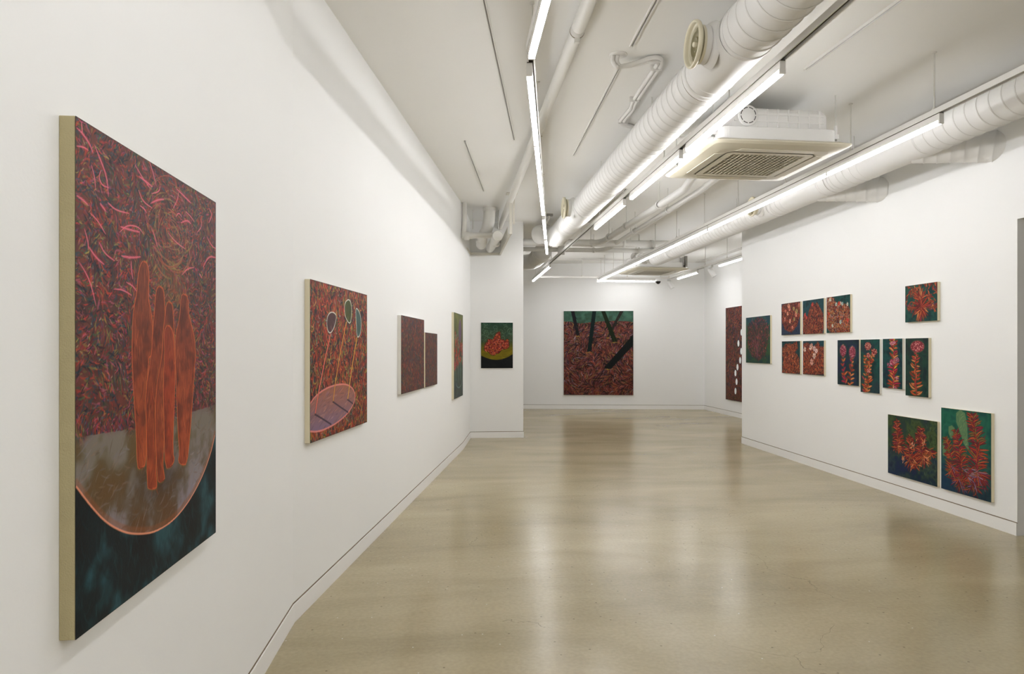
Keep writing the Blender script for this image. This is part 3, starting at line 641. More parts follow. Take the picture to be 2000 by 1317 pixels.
def art_stems2(s):
    s.a[:] = (28, 38, 56); s.mottle([(20, 28, 44), (30, 58, 58), (36, 44, 72)], 30, .8)
    for st, hd in (([(1050, 1310), (1040, 1200), (1020, 1080), (1018, 950)], (1018, 880)), ([(1115, 1330), (1120, 1200), (1135, 1080), (1140, 980)], (1143, 905))):
        s.spike(s.ms([(x * 1.0, y) for x, y in st]), 10, 7, 26, 4, ORG + [(150, 40, 66)], .5, (130, 128, 80), .6)
        x, y = s.m(*hd); s.stroke(s.ellipse(x, y - 4, s.W * .15, s.H * .13) , 3, (120, 110, 84), .5, False, 3); s.poly(s.ellipse(x, y - 4, s.W * .15, s.H * .13), (112, 44, 60)); s.head(x, y - 4, s.W * .14, s.H * .12, [(196, 112, 120), (216, 156, 160), (160, 60, 84), (176, 80, 90)], 90, 1.5)
        s.stroke([(x, y - s.H * .12), (x, y - s.H * .17)], 2.4, (190, 150, 120), .8)
def c15(s): s.crop = (6.933, 1500, 560); art_stems2(s)
def art_stem_b(s):
    s.a[:] = (20, 62, 58); s.mottle([(16, 44, 46), (24, 82, 72), (48, 52, 62)], 30, .8); s.blend(np.clip(s.yy / s.H - .5, 0, 1) * 1.0, (54, 50, 62))
    s.spike(s.ms([(365, 1150), (370, 1000), (385, 880), (420, 780)]), 10, 13, 26, 4, ORG, .5, (130, 128, 60), .8)
    s.spike(s.ms([(330, 1150), (355, 950), (340, 820)]), 10, 9, 22, 3.6, ORG + [(150, 60, 70)], .5, (120, 128, 60), .7)
    for x, y, q in ((368, 715, 1), (428, 770, .8), (372, 950, .55), (370, 800, .6)): x, y = s.m(x, y); s.poly(s.ellipse(x, y, s.W * .17 * q, s.H * .075 * q), (110, 40, 44)); s.head(x, y, s.W * .17 * q, s.H * .075 * q, [(220, 160, 140), (206, 120, 100), (170, 70, 70), (226, 180, 150)], int(70 * q), 1.5)
def art_stem_c(s):
    s.a[:] = (22, 54, 58); s.mottle([(16, 38, 46), (24, 76, 72), (26, 40, 56)], 26, .8)
    s.spike(s.ms([(610, 1130), (615, 1000), (610, 850), (615, 700), (600, 630)]), 10, 20, 34, 4.6, ORG + [(170, 44, 70), (196, 150, 50), (150, 36, 60)], .7, (150, 150, 70), .7)
    for x, y, q in ((605, 870, 1.1), (640, 845, .9), (590, 690, .7), (615, 680, .6), (640, 1020, .7), (570, 890, .8), (625, 1110, .5)): s.head(*s.m(x, y), s.W * .15 * q, s.H * .05 * q, [(206, 130, 150), (220, 170, 170), (160, 60, 96), (186, 90, 110)], int(50 * q), 1.5)
def art_stem_d(s):
    s.a[:] = (26, 52, 48); s.mottle([(20, 40, 42), (34, 66, 52), (40, 44, 44)], 26, .8)
    s.spike(s.ms([(830, 1180), (820, 1050), (815, 920), (825, 790)]), 10, 15, 36, 3.8, ORG + [(150, 50, 50)], -1.2, (110, 130, 50), 1.2)
    x, y = s.m(838, 718); P = s.ellipse(x, y, s.W * .3, s.H * .1); s.stroke(P + [P[0]], 2.5, (104, 100, 70), .6, False, 2); s.poly(P, (120, 44, 52)); s.head(x, y, s.W * .28, s.H * .09, [(214, 130, 120), (196, 96, 90), (226, 160, 150), (160, 60, 66)], 110, 1.7)
    s.stroke(s.ms([(826, 800), (822, 1000), (835, 1180)]), 2, (110, 40, 50), .8, False)
def art_rays(s):
    s.a[:] = (28, 66, 60); s.mottle([(20, 48, 52), (36, 84, 70)], 30, .8); x, y = s.m(872, 345)
    for _ in range(44): s.rays(s.rng.random() * s.W, s.rng.random() * s.H * .7, 5, 22, 2.8, ORG + RED + [(90, 50, 80)], halo=(120, 110, 50))
    s.rays(x, y, 46, s.H * .42, 4, ORG + RED + [(140, 50, 66)], 0, 6.283, (130, 110, 50), .5, 4); s.rays(x, y - s.H * .22, 26, s.H * .3, 3.2, ORG, 3.3, 6.1, None, .5, 5)
    s.rays(x, y + 4, 12, s.H * .34, 4.2, ORG, .3, 2.8, None, .3, 5)
def art_plants_low(s):
    s.grade([(0, (56, 66, 40)), (.45, (58, 76, 44)), (.6, (34, 46, 66)), (1, (26, 38, 56))]); s.mottle([(26, 36, 30), (80, 96, 56), (30, 56, 60), (36, 44, 74)], 34, .55)
    s.blend(np.clip(s.yy / s.H * 2 - 1, 0, 1) * np.clip(1 - s.xx / s.W * 1.6, 0, 1) * .6, (40, 50, 92))
    s.field(500, 9, 1, [(120, 130, 96), (20, 26, 26), (60, 90, 90)], ang=1.5, spread=1, a=.5, mask=(s.xx > s.W * .75))
    P = RED + [(176, 84, 50), (120, 44, 60), (140, 90, 50)]
    for pts, n, L in (([(250, 450), (235, 330), (225, 190)], 26, 38), ([(445, 500), (430, 360), (430, 250)], 24, 36), ([(335, 520), (335, 400), (345, 330)], 16, 34)): s.spike(s.ms(pts), 10, n, L, 2.6, P, .9, (86, 60, 34), .9)
    for x, y, n, L in ((230, 400, 34, 34), (345, 500, 60, 46), (450, 490, 44, 40), (505, 450, 30, 34), (425, 330, 24, 26), (380, 560, 20, 26)): s.rays(*s.m(x, y), n, L, 2.4, P + [(206, 130, 84)], -.5, 3.6, None, .5, 6)
    for x, y in ((360, 410), (455, 375), (485, 505), (280, 530)): s.rays(*s.m(x, y), 6, 18, 1.6, [(226, 160, 120), (220, 130, 80)], 0, 6.28, None, .4, 4)
def art_plants_tall(s):
    s.grade([(0, (22, 84, 68)), (.35, (30, 92, 74)), (.65, (36, 64, 66)), (1, (26, 36, 58))]); s.mottle([(16, 64, 56), (50, 110, 84), (30, 60, 70)], 36, .45)
    s.blend(np.clip(s.yy / s.H * 1.6 - .75, 0, 1) * np.clip(1 - s.xx / s.W * 1.8, 0, 1) * .8, (26, 62, 100))
    for P in ([(735, 120), (770, 90), (810, 120), (830, 200), (835, 330), (850, 460), (800, 380), (760, 260), (735, 190)], [(670, 235), (700, 225), (740, 270), (735, 330), (690, 340), (670, 290)], [(618, 380), (640, 370), (660, 500), (620, 480)]):
        P = s.ms(P); m = s.poly(P, (104, 128, 88), .85); s.field(700, 16, 1, [(140, 152, 106), (70, 104, 80)], ang=-1.2, spread=1, a=.5, mask=m)
    PP = [(160, 66, 42), (140, 48, 40), (178, 84, 50), (128, 44, 60), (120, 96, 50), (104, 40, 46)]
    s.spike(s.ms([(905, 760), (915, 560), (925, 420), (895, 260), (875, 140)]), 10, 56, 50, 2.7, PP, .7, (84, 96, 70), .8)
    s.spike(s.ms([(790, 760), (780, 560), (765, 430), (730, 280)]), 10, 42, 42, 2.5, PP, .7, (84, 96, 60), .8)
    s.spike(s.ms([(700, 680), (700, 520), (670, 420), (645, 340)]), 10, 32, 34, 2.2, PP + [(110, 110, 50)], .7, (84, 100, 60), .8)
    for x, y, n, L in ((770, 690, 60, 44), (700, 600, 34, 34), (920, 640, 50, 60), (880, 740, 30, 40), (830, 640, 26, 36)): s.rays(*s.m(x, y), n, L, 2, PP + [(120, 90, 120), (150, 120, 130)], -.4, 3.5, None, .5, 7)
    s.blend(np.clip(s.yy / s.H * 4 - 3.2, 0, 1) * .35, (40, 44, 66))

# ------------------------------------------------------------------ the paintings
def q(xl, xr, tl, bl, tr, br): return [(xl, tl), (xr, tr), (xr, br), (xl, bl)]
LA, LB = (A0, A), (A, B)
painting(*LA, q(147, 421.5, 226, 1251, 395.5, 1040.5), .028, 640, art_figures, 'largest canvas, nearest on the left wall, five slim orange figures standing on a dish', M_linen2, seed=3)
painting(*LB, q(605.6, 716.9, 545, 865.4, 576.5, 825.5), .026, 330, art_stones, 'orange canvas on the left wall with three stones on stalks rising from a lilac oval', crop=(3.7625, 580, 530), seed=5)
painting(*LB, q(783.5, 828.4, 616, 769, 625, 759.3), .028, 180, art_tangle(False), 'taller of two touching dark red tangle canvases on the left wall', M_white_edge, seed=7)
painting(*LB, q(830.4, 854, 649.5, 756.6, 652.5, 750.9), .022, 130, art_tangle(True), 'shorter of two touching dark red tangle canvases on the left wall', seed=8)
painting(*LB, q(886.7, 904, 610, 781, 616, 771.8), .026, 190, art_vase, 'narrow looking canvas with red flowers and purple oval, last on the left wall', seed=9)
painting(C_, D, q(939.4, 1001.7, 630.4, 719.4, 630.4, 719.4), .022, 190, art_bowl, 'small canvas of a red heap in a yellow bowl on the narrow pier wall', M_white_edge, crop=(11.97, 930, 620), seed=10)
painting(BL, BR, q(1101, 1237, 607, 772, 608.4, 772), .03, 300, art_trunks, 'large square-ish canvas on the far wall with dark trunks over red swirls', M_white_edge, crop=(6.27, 1080, 590), seed=11)
painting(BR, (ALX, RF.y, 0), q(1417.3, 1448.3, 602.3, 780.2, 597.4, 785.5), .03, 300, art_ovals, 'tall red canvas with white ovals, partly hidden behind the right wall', M_white_edge, crop=(5.486, 1400, 560), seed=12, width=.8)
R_ = (RF, RX); C7 = (5.486, 1400, 560); C8 = (4.879, 1620, 530); C9 = (4.39, 1700, 780)
painting(*R_, q(1457, 1504.3, 621, 709, 616, 710), .02, 180, art_bush, 'teal canvas with a purple bush, farthest left on the right wall', crop=C7, seed=21)
painting(*R_, q(1526.3, 1562.9, 593.9, 654.9, 589.3, 653.5), .02, 150, blooms((44, 50, 68), [(735, 262), (770, 205), (825, 238), (780, 238), (730, 350), (785, 370), (830, 350), (850, 300), (880, 200), (760, 290), (855, 265), (810, 440)], ([(206, 120, 100), (222, 150, 120), (170, 150, 96), (216, 132, 110)], 8), N=700, shape=[(700, 200), (780, 170), (890, 170), (892, 300), (860, 420), (800, 490), (730, 460), (705, 400), (695, 280)]), 'small canvas of pale pink flowers, left of the upper row of three', crop=C7, seed=22)
painting(*R_, q(1568, 1608.9, 588.1, 653, 582.6, 651.7), .02, 150, blooms((28, 58, 62), [(945, 300), (960, 330), (1025, 190)], ([(196, 70, 60)], 6), N=900, shape=[(920, 330), (945, 290), (970, 330), (990, 250), (1025, 165), (1050, 190), (1075, 165), (1110, 240), (1140, 300), (1145, 430), (1130, 505), (930, 510), (915, 420)]), 'small canvas of red spires on dark green, middle of the upper row of three', crop=C7, seed=23)
painting(*R_, q(1614.4, 1660.5, 581.3, 650.6, 575.1, 649.1), .02, 150, blooms((24, 62, 58), [(1325, 175), (1345, 185), (1310, 180), (1400, 190), (1325, 380), (1400, 360), (1215, 140), (1280, 190), (1200, 290), (1240, 420)], ([(200, 200, 180), (170, 190, 180), (206, 70, 50)], 6), ORG, N=1100, extra=[(170, 190, 110), (180, 190, 210)], shape=[(1170, 120), (1240, 110), (1280, 180), (1330, 160), (1380, 200), (1400, 170), (1425, 260), (1425, 490), (1220, 490), (1170, 420)]), 'small canvas of bright orange blossoms, right of the upper row of three', crop=C7, seed=24)
painting(*R_, q(1527.1, 1562.7, 667, 728.8, 666.4, 730.9), .02, 150, blooms((26, 56, 56), [(740, 760), (775, 775), (815, 745)], ([(206, 120, 90)], 4), [(156, 66, 38), (172, 82, 50), (132, 48, 34), (190, 100, 56)], N=1000, shape=[(700, 660), (740, 610), (800, 620), (860, 590), (868, 660), (840, 700), (880, 760), (890, 930), (700, 925), (712, 800)]), 'small canvas of rust red twigs, left of the lower pair', crop=C7, seed=25)
painting(*R_, q(1568.2, 1609.2, 666.4, 731.6, 665.6, 733.8), .02, 150, blooms((26, 56, 62), [(943, 674), (1015, 640), (1068, 690), (1045, 742), (1018, 808), (1045, 665), (1005, 655)], ([(218, 184, 166), (206, 150, 132), (220, 186, 178)], 10), [(156, 62, 38), (172, 78, 50), (132, 44, 34), (180, 90, 60)], N=1000, shape=[(930, 610), (970, 600), (1040, 640), (1085, 585), (1110, 650), (1150, 640), (1150, 940), (920, 935)]), 'small canvas dotted with five white blossoms, right of the lower pair', crop=C7, seed=26)
painting(*R_, q(1635.8, 1677.8, 664.2, 751.4, 664.2, 753.8), .02, 180, c15, 'narrow navy canvas with two pink flower heads, first of four side by side', crop=C8, seed=31)
painting(*R_, q(1680.9, 1718, 663.8, 766.3, 662.8, 768.8), .02, 200, art_stem_b, 'narrow green canvas with clustered pale blooms, second of four side by side', M_white_edge, crop=C8, seed=32)
painting(*R_, q(1724.1, 1762.4, 662.2, 757.9, 661.6, 760.2), .02, 190, art_stem_c, 'narrow canvas of crowded pink flowers and yellow-tipped leaves, third of four', M_white_edge, crop=C8, seed=33)
painting(*R_, q(1768.6, 1813.3, 661.2, 772.9, 660.6, 776.6), .024, 220, art_stem_d, 'narrow dark green canvas with one round pink bloom on a curling-leaved stem', crop=C8, seed=34)
painting(*R_, q(1768, 1830.7, 559.1, 630, 550.9, 626.3), .024, 160, art_rays, 'single highest canvas of radiating orange leaves on the right wall', crop=C8, seed=35)
painting(*R_, q(1734.2, 1830.8, 810.3, 924.2, 823.3, 950.8), .02, 230, art_plants_low, 'lower right canvas of drooping red leaf clusters, shorter of the low pair', crop=C9, seed=36)
painting(*R_, q(1838.3, 1935.8, 796.4, 954.3, 807.8, 981.6), .024, 300, art_plants_tall, 'tall green canvas of three red leafy spires, nearest on the right wall', crop=C9, seed=37)

# small cover plate under the far painting
n_ = UP.cross((BR - BL).normalized()); p0 = atPlane(1142, 777, BL, n_); p1 = atPlane(1177, 770, BL, n_)
mb = MB().box((p0.x, p0.y - .012, p0.z), (p1.x, p0.y - .001, p1.z)); centred(mb, 'cover_plate', M_wall, label='thin white cover plate on the far wall under the trunk painting', cat='cover plate')

# ------------------------------------------------------------------ ventilation ducts
def duct(name, label, X, Z, R, y0, y1, sleeves, collars, group):
    e = empty(name, (X, (y0 + y1) / 2, Z - R), 0, label, 'duct', group)
    segs = []; cur = y0
    for a, b in sleeves:
        if a > cur: segs.append((cur, a))
        cur = b
    if y1 > cur: segs.append((cur, y1))
    mb = MB()
    for a, b in segs: mb.helix_duct((X, a, Z), (X, b, Z), R)
    mb.build('spiral_tube', M_duct, e)
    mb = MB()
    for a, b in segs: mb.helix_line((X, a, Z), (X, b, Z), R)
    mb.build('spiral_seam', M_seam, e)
    for a, b in sleeves:
        MB().lathe((X, a - .03, Z), (0, 1, 0), [(0, R), (0, R + .004), (.012, R + .006), (.024, R + .003), (b - a + .036, R + .003), (b - a + .048, R + .006), (b - a + .06, R + .004), (b - a + .06, R)], 40).build('tee_sleeve', M_duct, e)
    for c in collars:
        MB().lathe((X, c, Z), (0, 1, 0), [(0, R), (0, R + .005), (.045, R + .005), (.045, R)], 40).build('joint_collar', M_duct, e)
        MB().lathe((X, c + .045, Z), (0, 1, 0), [(0, R), (0, R + .0042), (.006, R + .0042), (.006, R)], 40).build('joint_gap', M_gap, e)
    return e
def jet(e, X, Y, Z, R, side, L, r, Rf, nm='outlet'):
    """round outlet on a stub that leaves the duct sideways"""
    s = side; x0 = X + s * R * .72; x1 = X + s * (R + L)
    st = MB().lathe((x0, Y, Z), (s, 0, 0), [(0, r), (x1 and abs(x1 - x0) * .45, r), (abs(x1 - x0) * .47, r + .004), (abs(x1 - x0) * .5, r), (abs(x1 - x0) - .03, r)], 36).build('outlet_stub', M_duct, e)
    MB().lathe((x0, Y, Z), (s, 0, 0), [(abs(X + s * R - x0) - .02, r + .022), (abs(X + s * R - x0) + .004, r + .012), (abs(X + s * R - x0) + .01, r)], 36).build('saddle', M_duct, st)
    f = MB(); f.lathe((x1, Y, Z), (s, 0, 0), [(-.035, r + .0005), (-.006, r + .0005), (-.008, Rf * .97), (0, Rf), (.010, Rf * .985), (.015, Rf * .94), (.011, Rf * .885), (.003, Rf * .865), (-.012, Rf * .85)], 48)
    fo = f.build('outlet_rim', M_cream, st)
    g = MB(); g.lathe((x1, Y, Z), (s, 0, 0), [(-.010, Rf * .855), (-.022, Rf * .80), (-.022, Rf * .58), (-.008, Rf * .56), (-.006, Rf * .54), (-.009, Rf * .52), (-.022, Rf * .47), (-.022, Rf * .33), (-.008, Rf * .31), (-.005, Rf * .29), (-.008, Rf * .27), (-.014, Rf * .22), (-.014, 0.001)], 40)
    g.build('outlet_cone', M_cone, st)
    MB().lathe((x1, Y, Z), (s, 0, 0), [(-.015, .013), (.0, .013), (.005, .009), (.006, .0005)], 16).build('centre_knob', M_cream, st)
    return st

CXd, CZd, CRd = 1.375, EYE + 1.48, .13
j1 = atX(1357, 76, CXd - CRd - .07); j2 = atX(1102.5, 404, CXd - CRd - .07)
Yend = 1.48 * F / (683 - 462) * .99
dc = duct('ventilation_duct', 'white spiral duct crossing the ceiling centre beside the middle light track', CXd, CZd, CRd, -3.5, Yend, [(j1.y - .14, j1.y + .24), (j2.y - .16, j2.y + .2)], [j1.y + .33, Yend - 1.05], 'white spiral ducts')
for j in (j1, j2): jet(dc, CXd, j.y, CZd, CRd, -1, .075, .088, .112)
# elbow that turns the middle duct up and left
pts = [(CXd, Yend - .01, CZd)] + arc_pts((CXd, Yend, CZd), (CXd, Yend + .2, CZd + .02), (CXd - .12, Yend + .36, CZd + .09), 8)[1:] + [Vector((CXd - .18, Yend + .46, CZd + .1))]
MB().tube(pts, CRd, 40, True).build('elbow', M_duct, dc)
# second run behind the cross pipes, bending left behind the pier
e2y0, e2y1 = 10.21, 11.55
d2 = duct('ventilation_duct', 'short white duct bending left behind the cross pipes near the pier', CXd, CZd - .0, CRd, e2y0, e2y1 - .3, [], [e2y0 + .3], 'white spiral ducts')
pts = arc_pts((CXd, e2y1 - .32, CZd), (CXd, e2y1 + .0, CZd), (CXd - .3, e2y1 + .02, CZd), 8) + [Vector((CXd - .5, e2y1 + .02, CZd))]
MB().tube(pts, CRd, 40, False).build('elbow', M_duct, d2)
MB().tube([(CXd - .48, e2y1 + .02, CZd), (CXd - 2.6, e2y1 + .02, CZd)], CRd * .72, 32).build('branch_tube', M_duct, d2)
MB().lathe((CXd, e2y0, CZd), (0, 1, 0), [(0, 0.001), (0, CRd), (.04, CRd)], 40).build('end_cap', M_duct, d2)

RXd, RZd, RRd = 3.27, EYE + 1.467, .122
YendR = 1.467 * F / (683 - 500)
j3 = atX(1470, 401, RXd - RRd - .07)
w1 = atX(1946, 287, RWX); w2 = atX(1719, 371, RWX)
dr = duct('ventilation_duct', 'white spiral duct running along the right wall behind the long light', RXd, RZd, RRd, -3.5, YendR, [(w1.y + .15, w1.y + .75), (w2.y + .15, w2.y + .75), (j3.y - .14, j3.y + .14)], [w2.y + 1.0, w1.y + 1.2, YendR - .9], 'white spiral ducts')
jet(dr, RXd, j3.y, RZd, RRd, -1, .075, .082, .102)
MB().lathe((RXd, YendR, RZd), (0, 1, 0), [(-.04, RRd + .004), (0, RRd + .004), (.012, RRd * .9), (.012, .001)], 40).build('end_cap', M_duct, dr)
for wv in (w1, w2):   # branches that slant down into the right wall
    p = Vector((RXd + .02, wv.y + .30, RZd - .03)); t = Vector((RWX + .05, wv.y - .06, wv.z - .01))
    d = (t - p); ln = d.length; d.normalize(); mb = MB(); k = 7; prof = [(0, .104)]
    for i in range(1, k + 1):
        a = ln * i / k; prof += [(a - .012, .104), (a - .006, .110), (a, .104)]
    mb.lathe(p, d, prof, 36); b = mb.build('wall_branch', M_duct, dr)
# straps holding the ducts
for e, X, Z, R, ys in ((dc, CXd, CZd, CRd, (2.1, 4.6, 6.2)), (dr, RXd, RZd, RRd, (2.2, 5.3, 7.6, 9.6))):
    for y in ys: MB().tube([(X, y, Z + R - .002), (X, y, ZC)], .004, 8).build('hanger_rod', M_rod, e)

# ------------------------------------------------------------------ light tracks and lamps
ZT, TB, LB_ = 2.60, 2.568, 2.505     # track top, track underside, lamp underside
def track(label, p, q, rods, name='light_track'):
    p = Vector(p); q = Vector(q); e = empty(name, ((p + q) / 2)[:2] + (TB,), 0, label, 'light track', 'suspended light tracks')
    d = (q - p).normalized(); sd = d.cross(UP); mb = MB(); zc = (ZT + TB) / 2
    for s in (-1, 1): mb.bar(p + sd * s * .015 + UP * (zc - p.z), q + sd * s * .015 + UP * (zc - p.z), .007, ZT - TB)
    P = Vector((p.x, p.y, ZT - .005)); Q = Vector((q.x, q.y, ZT - .005)); mb.bar(P, Q, .025, .010)
    mb.build('rail', M_track, e)
    MB().bar(Vector((p.x, p.y, ZT - .014)), Vector((q.x, q.y, ZT - .014)), .023, .007).build('conductor_slot', M_slot, e)
    L = (q - p).length
    for r in rods:
        c = p + d * ((r - p.y) / d.y if abs(d.y) > .5 else (r - p.x) / d.x)
        o = MB().tube([(c.x, c.y, ZT), (c.x, c.y, ZC)], .0045, 8).build('hanger_rod', M_rod, e)
        MB().lathe((c.x, c.y, ZT), (0, 0, 1), [(0, .016), (.006, .016), (.012, .008), (.02, .008)], 12).build('rod_clip', M_rod, o)
        MB().lathe((c.x, c.y, ZC), (0, 0, -1), [(0, .014), (.004, .014), (.006, .004)], 12).build('ceiling_cup', M_rod, o)
    return e
def lamp(p, q, label, group):
    low = label.split(' behind')[0].split(' overhead')[0]
    ml = M_led_left if 'left track' in low and 'viewer' not in label[30:] or 'nearest the viewer, cut' in label else M_led_right if 'right track' in low and 'behind' not in label else M_led_back if 'crosswise' in label else M_led
    p = Vector((p[0], p[1], 0)); q = Vector((q[0], q[1], 0)); d = (q - p).normalized()
    e = empty('linear_lamp', ((p.x + q.x) / 2, (p.y + q.y) / 2, LB_), 0, label, 'lamp', group)
    z = (TB - .004 + 2.526) / 2; MB().bar(p + UP * z, q + UP * z, .028, TB - .004 - 2.526).build('housing', M_track, e)
    MB().bar(p + UP * (TB - .002), q + UP * (TB - .002), .024, .004).build('slot_gap', M_slot, e)
    z = (2.526 + LB_) / 2; MB().bar(p + d * .012 + UP * z, q - d * .012 + UP * z, .028, 2.526 - LB_).build('diffuser', ml, e, bevel=.004)
    for c in (p, q):
        s = 1 if c is p else -1; MB().bar(c + UP * z, c + d * s * .011 + UP * z, .029, 2.526 - LB_ + .002).build('end_cap', M_track, e)
def lerp_y(p, q, y): t = (y - p.y) / (q.y - p.y); return p + (q - p) * t

XM = atZ(1528, 143, LB_).x * .5 + atZ(1044, 548, LB_).x * .5
XR = atZ(1846, 241, LB_).x * .5 + atZ(1172, 548, LB_).x * .5
YC = atZ(1220, 549.5, LB_ + .01).y
print('tracks', XM, XR, YC, atZ(1528, 143, LB_), atZ(1044, 548, LB_), atZ(1846, 241, LB_), atZ(1172, 548, LB_))
GR = 'linear lamps on the ceiling tracks'
# middle track
track('middle light track, running under the ceiling beside the centre duct', (XM, -3.4, ZT), (XM, YC - .02, ZT), (.6, 2.1, 3.72, 4.9, 6.1, 7.1, 8.1, 9.3, 10.6, 11.6, 12.6))
for i, (y0, y1, lab) in enumerate(((atZ(1528, 143, LB_).y, 4.40, 'lamp on the middle track nearest the viewer, passing the ceiling cassette'), (atZ(1332, 309, LB_).y, 5.83, 'second lamp on the middle track, below left of the near cassette'),
                       (atZ(1223, 401, LB_).y, 7.32, 'third lamp on the middle track, between duct and lagged pipes'), (10.75, 11.88, 'fourth lamp on the middle track, next to last before the far wall'), (11.9, 13.02, 'last lamp on the middle track, at the far wall'))):
    lamp((XM, y0), (XM, y1), lab, GR)
lamp((XM, -2.6), (XM, -1.4), 'lamp on the middle track behind the viewer', GR); lamp((XM, -.6), (XM, .6), 'lamp on the middle track overhead of the viewer', GR)  # two lamps added out of view to fill the near room with light
# right track
track('right light track, running under the ceiling beside the right duct', (XR, -3.4, ZT), (XR, YC - .02, ZT), (.6, 2.1, 3.76, 4.6, 5.55, 6.5, 7.4, 8.35, 9.25, 10.1, 11.7, 12.4))
yr0 = atZ(1846, 241, LB_).y; yy = [yr0 + (7.27 - yr0) * k / 3 for k in range(4)]; zz = [7.29 + (13.0 - 7.29) * k / 5 for k in range(6)]
names = ['nearest', 'second', 'third', 'fourth', 'fifth', 'sixth', 'seventh', 'farthest']; k = 0
for arr in (yy, zz):
    for i in range(len(arr) - 1):
        lamp((XR, arr[i] + (.0 if i == 0 else .001)), (XR, arr[i + 1] - .001), names[k] + ' lamp in the unbroken line along the right track', GR); k += 1
lamp((XR, -1.6), (XR, -.4), 'lamp on the right track behind the viewer', GR)  # added out of view as fill light
# left track: first part parallel to the near wall, second follows the slanting wall
a1 = atZ(1038, 117, LB_); a0 = Vector((a1.x - .03, -3.3, 0)); b0 = atZ(1034, 147, LB_); b1 = atZ(1068.5, 497, LB_)
track('left light track overhead, first length parallel to the near wall', (a0.x, a0.y, ZT), (a1.x, a1.y + .06, ZT), (.5, 1.9, 2.9))
tl = track('left light track, second length slanting along the left wall', (b0.x, b0.y - .05, ZT), (b1.x, b1.y + .05, ZT), (3.4, 4.4, 5.52, 6.72, 8.12, 9.3))
lamp(a1 - Vector((0, 1.2, 0)) + Vector((-.005, 0, 0)), a1, 'lamp on the left track nearest the viewer, cut by the top edge', GR)
lamp((a0.x + .01, .4), (a0.x + .02, 1.6), 'lamp on the left track overhead of the viewer', GR); lamp((a0.x, -1.6), (a0.x + .01, -.4), 'lamp on the left track behind the viewer', GR)  # unseen pair, added to brighten the near walls and floor
bb = [b0.y, b0.y + (atZ(1060, 421.5, LB_).y - b0.y) / 3, b0.y + (atZ(1060, 421.5, LB_).y - b0.y) * 2 / 3, atZ(1060, 421.5, LB_).y]
for i, lab in enumerate(('second lamp on the left track, first after the gap', 'third lamp on the left track, middle of the joined line', 'fourth lamp on the left track, end of the joined line')): lamp(lerp_y(b0, b1, bb[i] + .001), lerp_y(b0, b1, bb[i + 1] - .001), lab, GR)
lamp(lerp_y(b0, b1, atZ(1058.7, 429, LB_).y), lerp_y(b0, b1, atZ(1064, 467, LB_).y), 'fifth lamp on the left track, short gap before it', GR)
lamp(lerp_y(b0, b1, atZ(1064.8, 470, LB_).y), b1, 'last lamp on the left track, beside the pier', GR)
# cross track at the far wall and the alcove track
XA = atZ(1365, 533, LB_).x * .5 + atZ(1448, 508, LB_).x * .5
track('cross light track in front of the far wall', (XM + .02, YC, ZT), (XA, YC, ZT), [atY(x, 520, YC).x for x in (1137, 1174, 1225, 1290)])
lamp((atY(1166, 549, YC).x, YC), (atY(1280, 549, YC).x, YC), 'only crosswise lamp, in front of the far wall', GR)
track('alcove light track at the far right, carrying two spotlights', (XA, YC - .06, ZT), (XA, RF.y + .1, ZT), (9.2, 10.1, 11.0, 12.0, 12.9))
yA = [atZ(x, y, LB_).y for x, y in ((1365, 534), (1322, 546), (1449, 509), (1405, 521))]
lamp((XA, yA[0]), (XA, yA[1]), 'farther lamp on the alcove track, between the spotlights', GR); lamp((XA, yA[3] - 1.2), (XA, yA[3]), 'nearer lamp on the alcove track, cut off by the right wall edge', GR)
# lamps the wall hides light the alcove
def spotlight(y, label, tilt):
    e = empty('spotlight', (XA, y, TB), 0, label, 'spotlight', 'alcove spotlights')
    MB().box((XA - .018, y - .07, TB - .035), (XA + .018, y + .07, TB - .001)).build('adapter', M_spot, e, bevel=.003)
    MB().tube([(XA, y, TB - .035), (XA, y, TB - .075)], .012, 12).build('stem', M_spot, e)
    c = Vector((XA, y, TB - .075)); d = Vector(tilt).normalized(); b = c - d * .03
    MB().lathe(b, d, [(0, .001), (0, .036), (.006, .042), (.15, .042), (.155, .040), (.15, .036), (.12, .034)], 28).build('lamp_head', M_spot, e)
    MB().lathe(b, d, [(.118, .034), (.118, .001)], 28).build('lens', M_spot, e)
spotlight(atZ(1316, 545, TB).y, 'white spotlight at the far end of the alcove track', (.55, -.25, -1)); spotlight(atZ(1405, 519, TB).y, 'white spotlight on the alcove track beside the right wall edge', (.55, -.25, -1))
# dome camera below the cross track
dx = atY(1285.5, 551, YC).x
e = empty('dome_camera', (dx, YC, TB), 0, 'black and white dome camera at the end of the crosswise lamp', 'security camera')
MB().lathe((dx, YC, TB - .001), (0, 0, -1), [(0, .001), (0, .05), (.012, .062), (.04, .06), (.05, .052)], 28).build('base', M_spot, e)
MB().lathe((dx, YC, TB - .048), (0, 0, -1), [(0, .05), (.02, .046), (.04, .034), (.052, .018), (.056, .001)], 28).build('dome', M_lens, e)

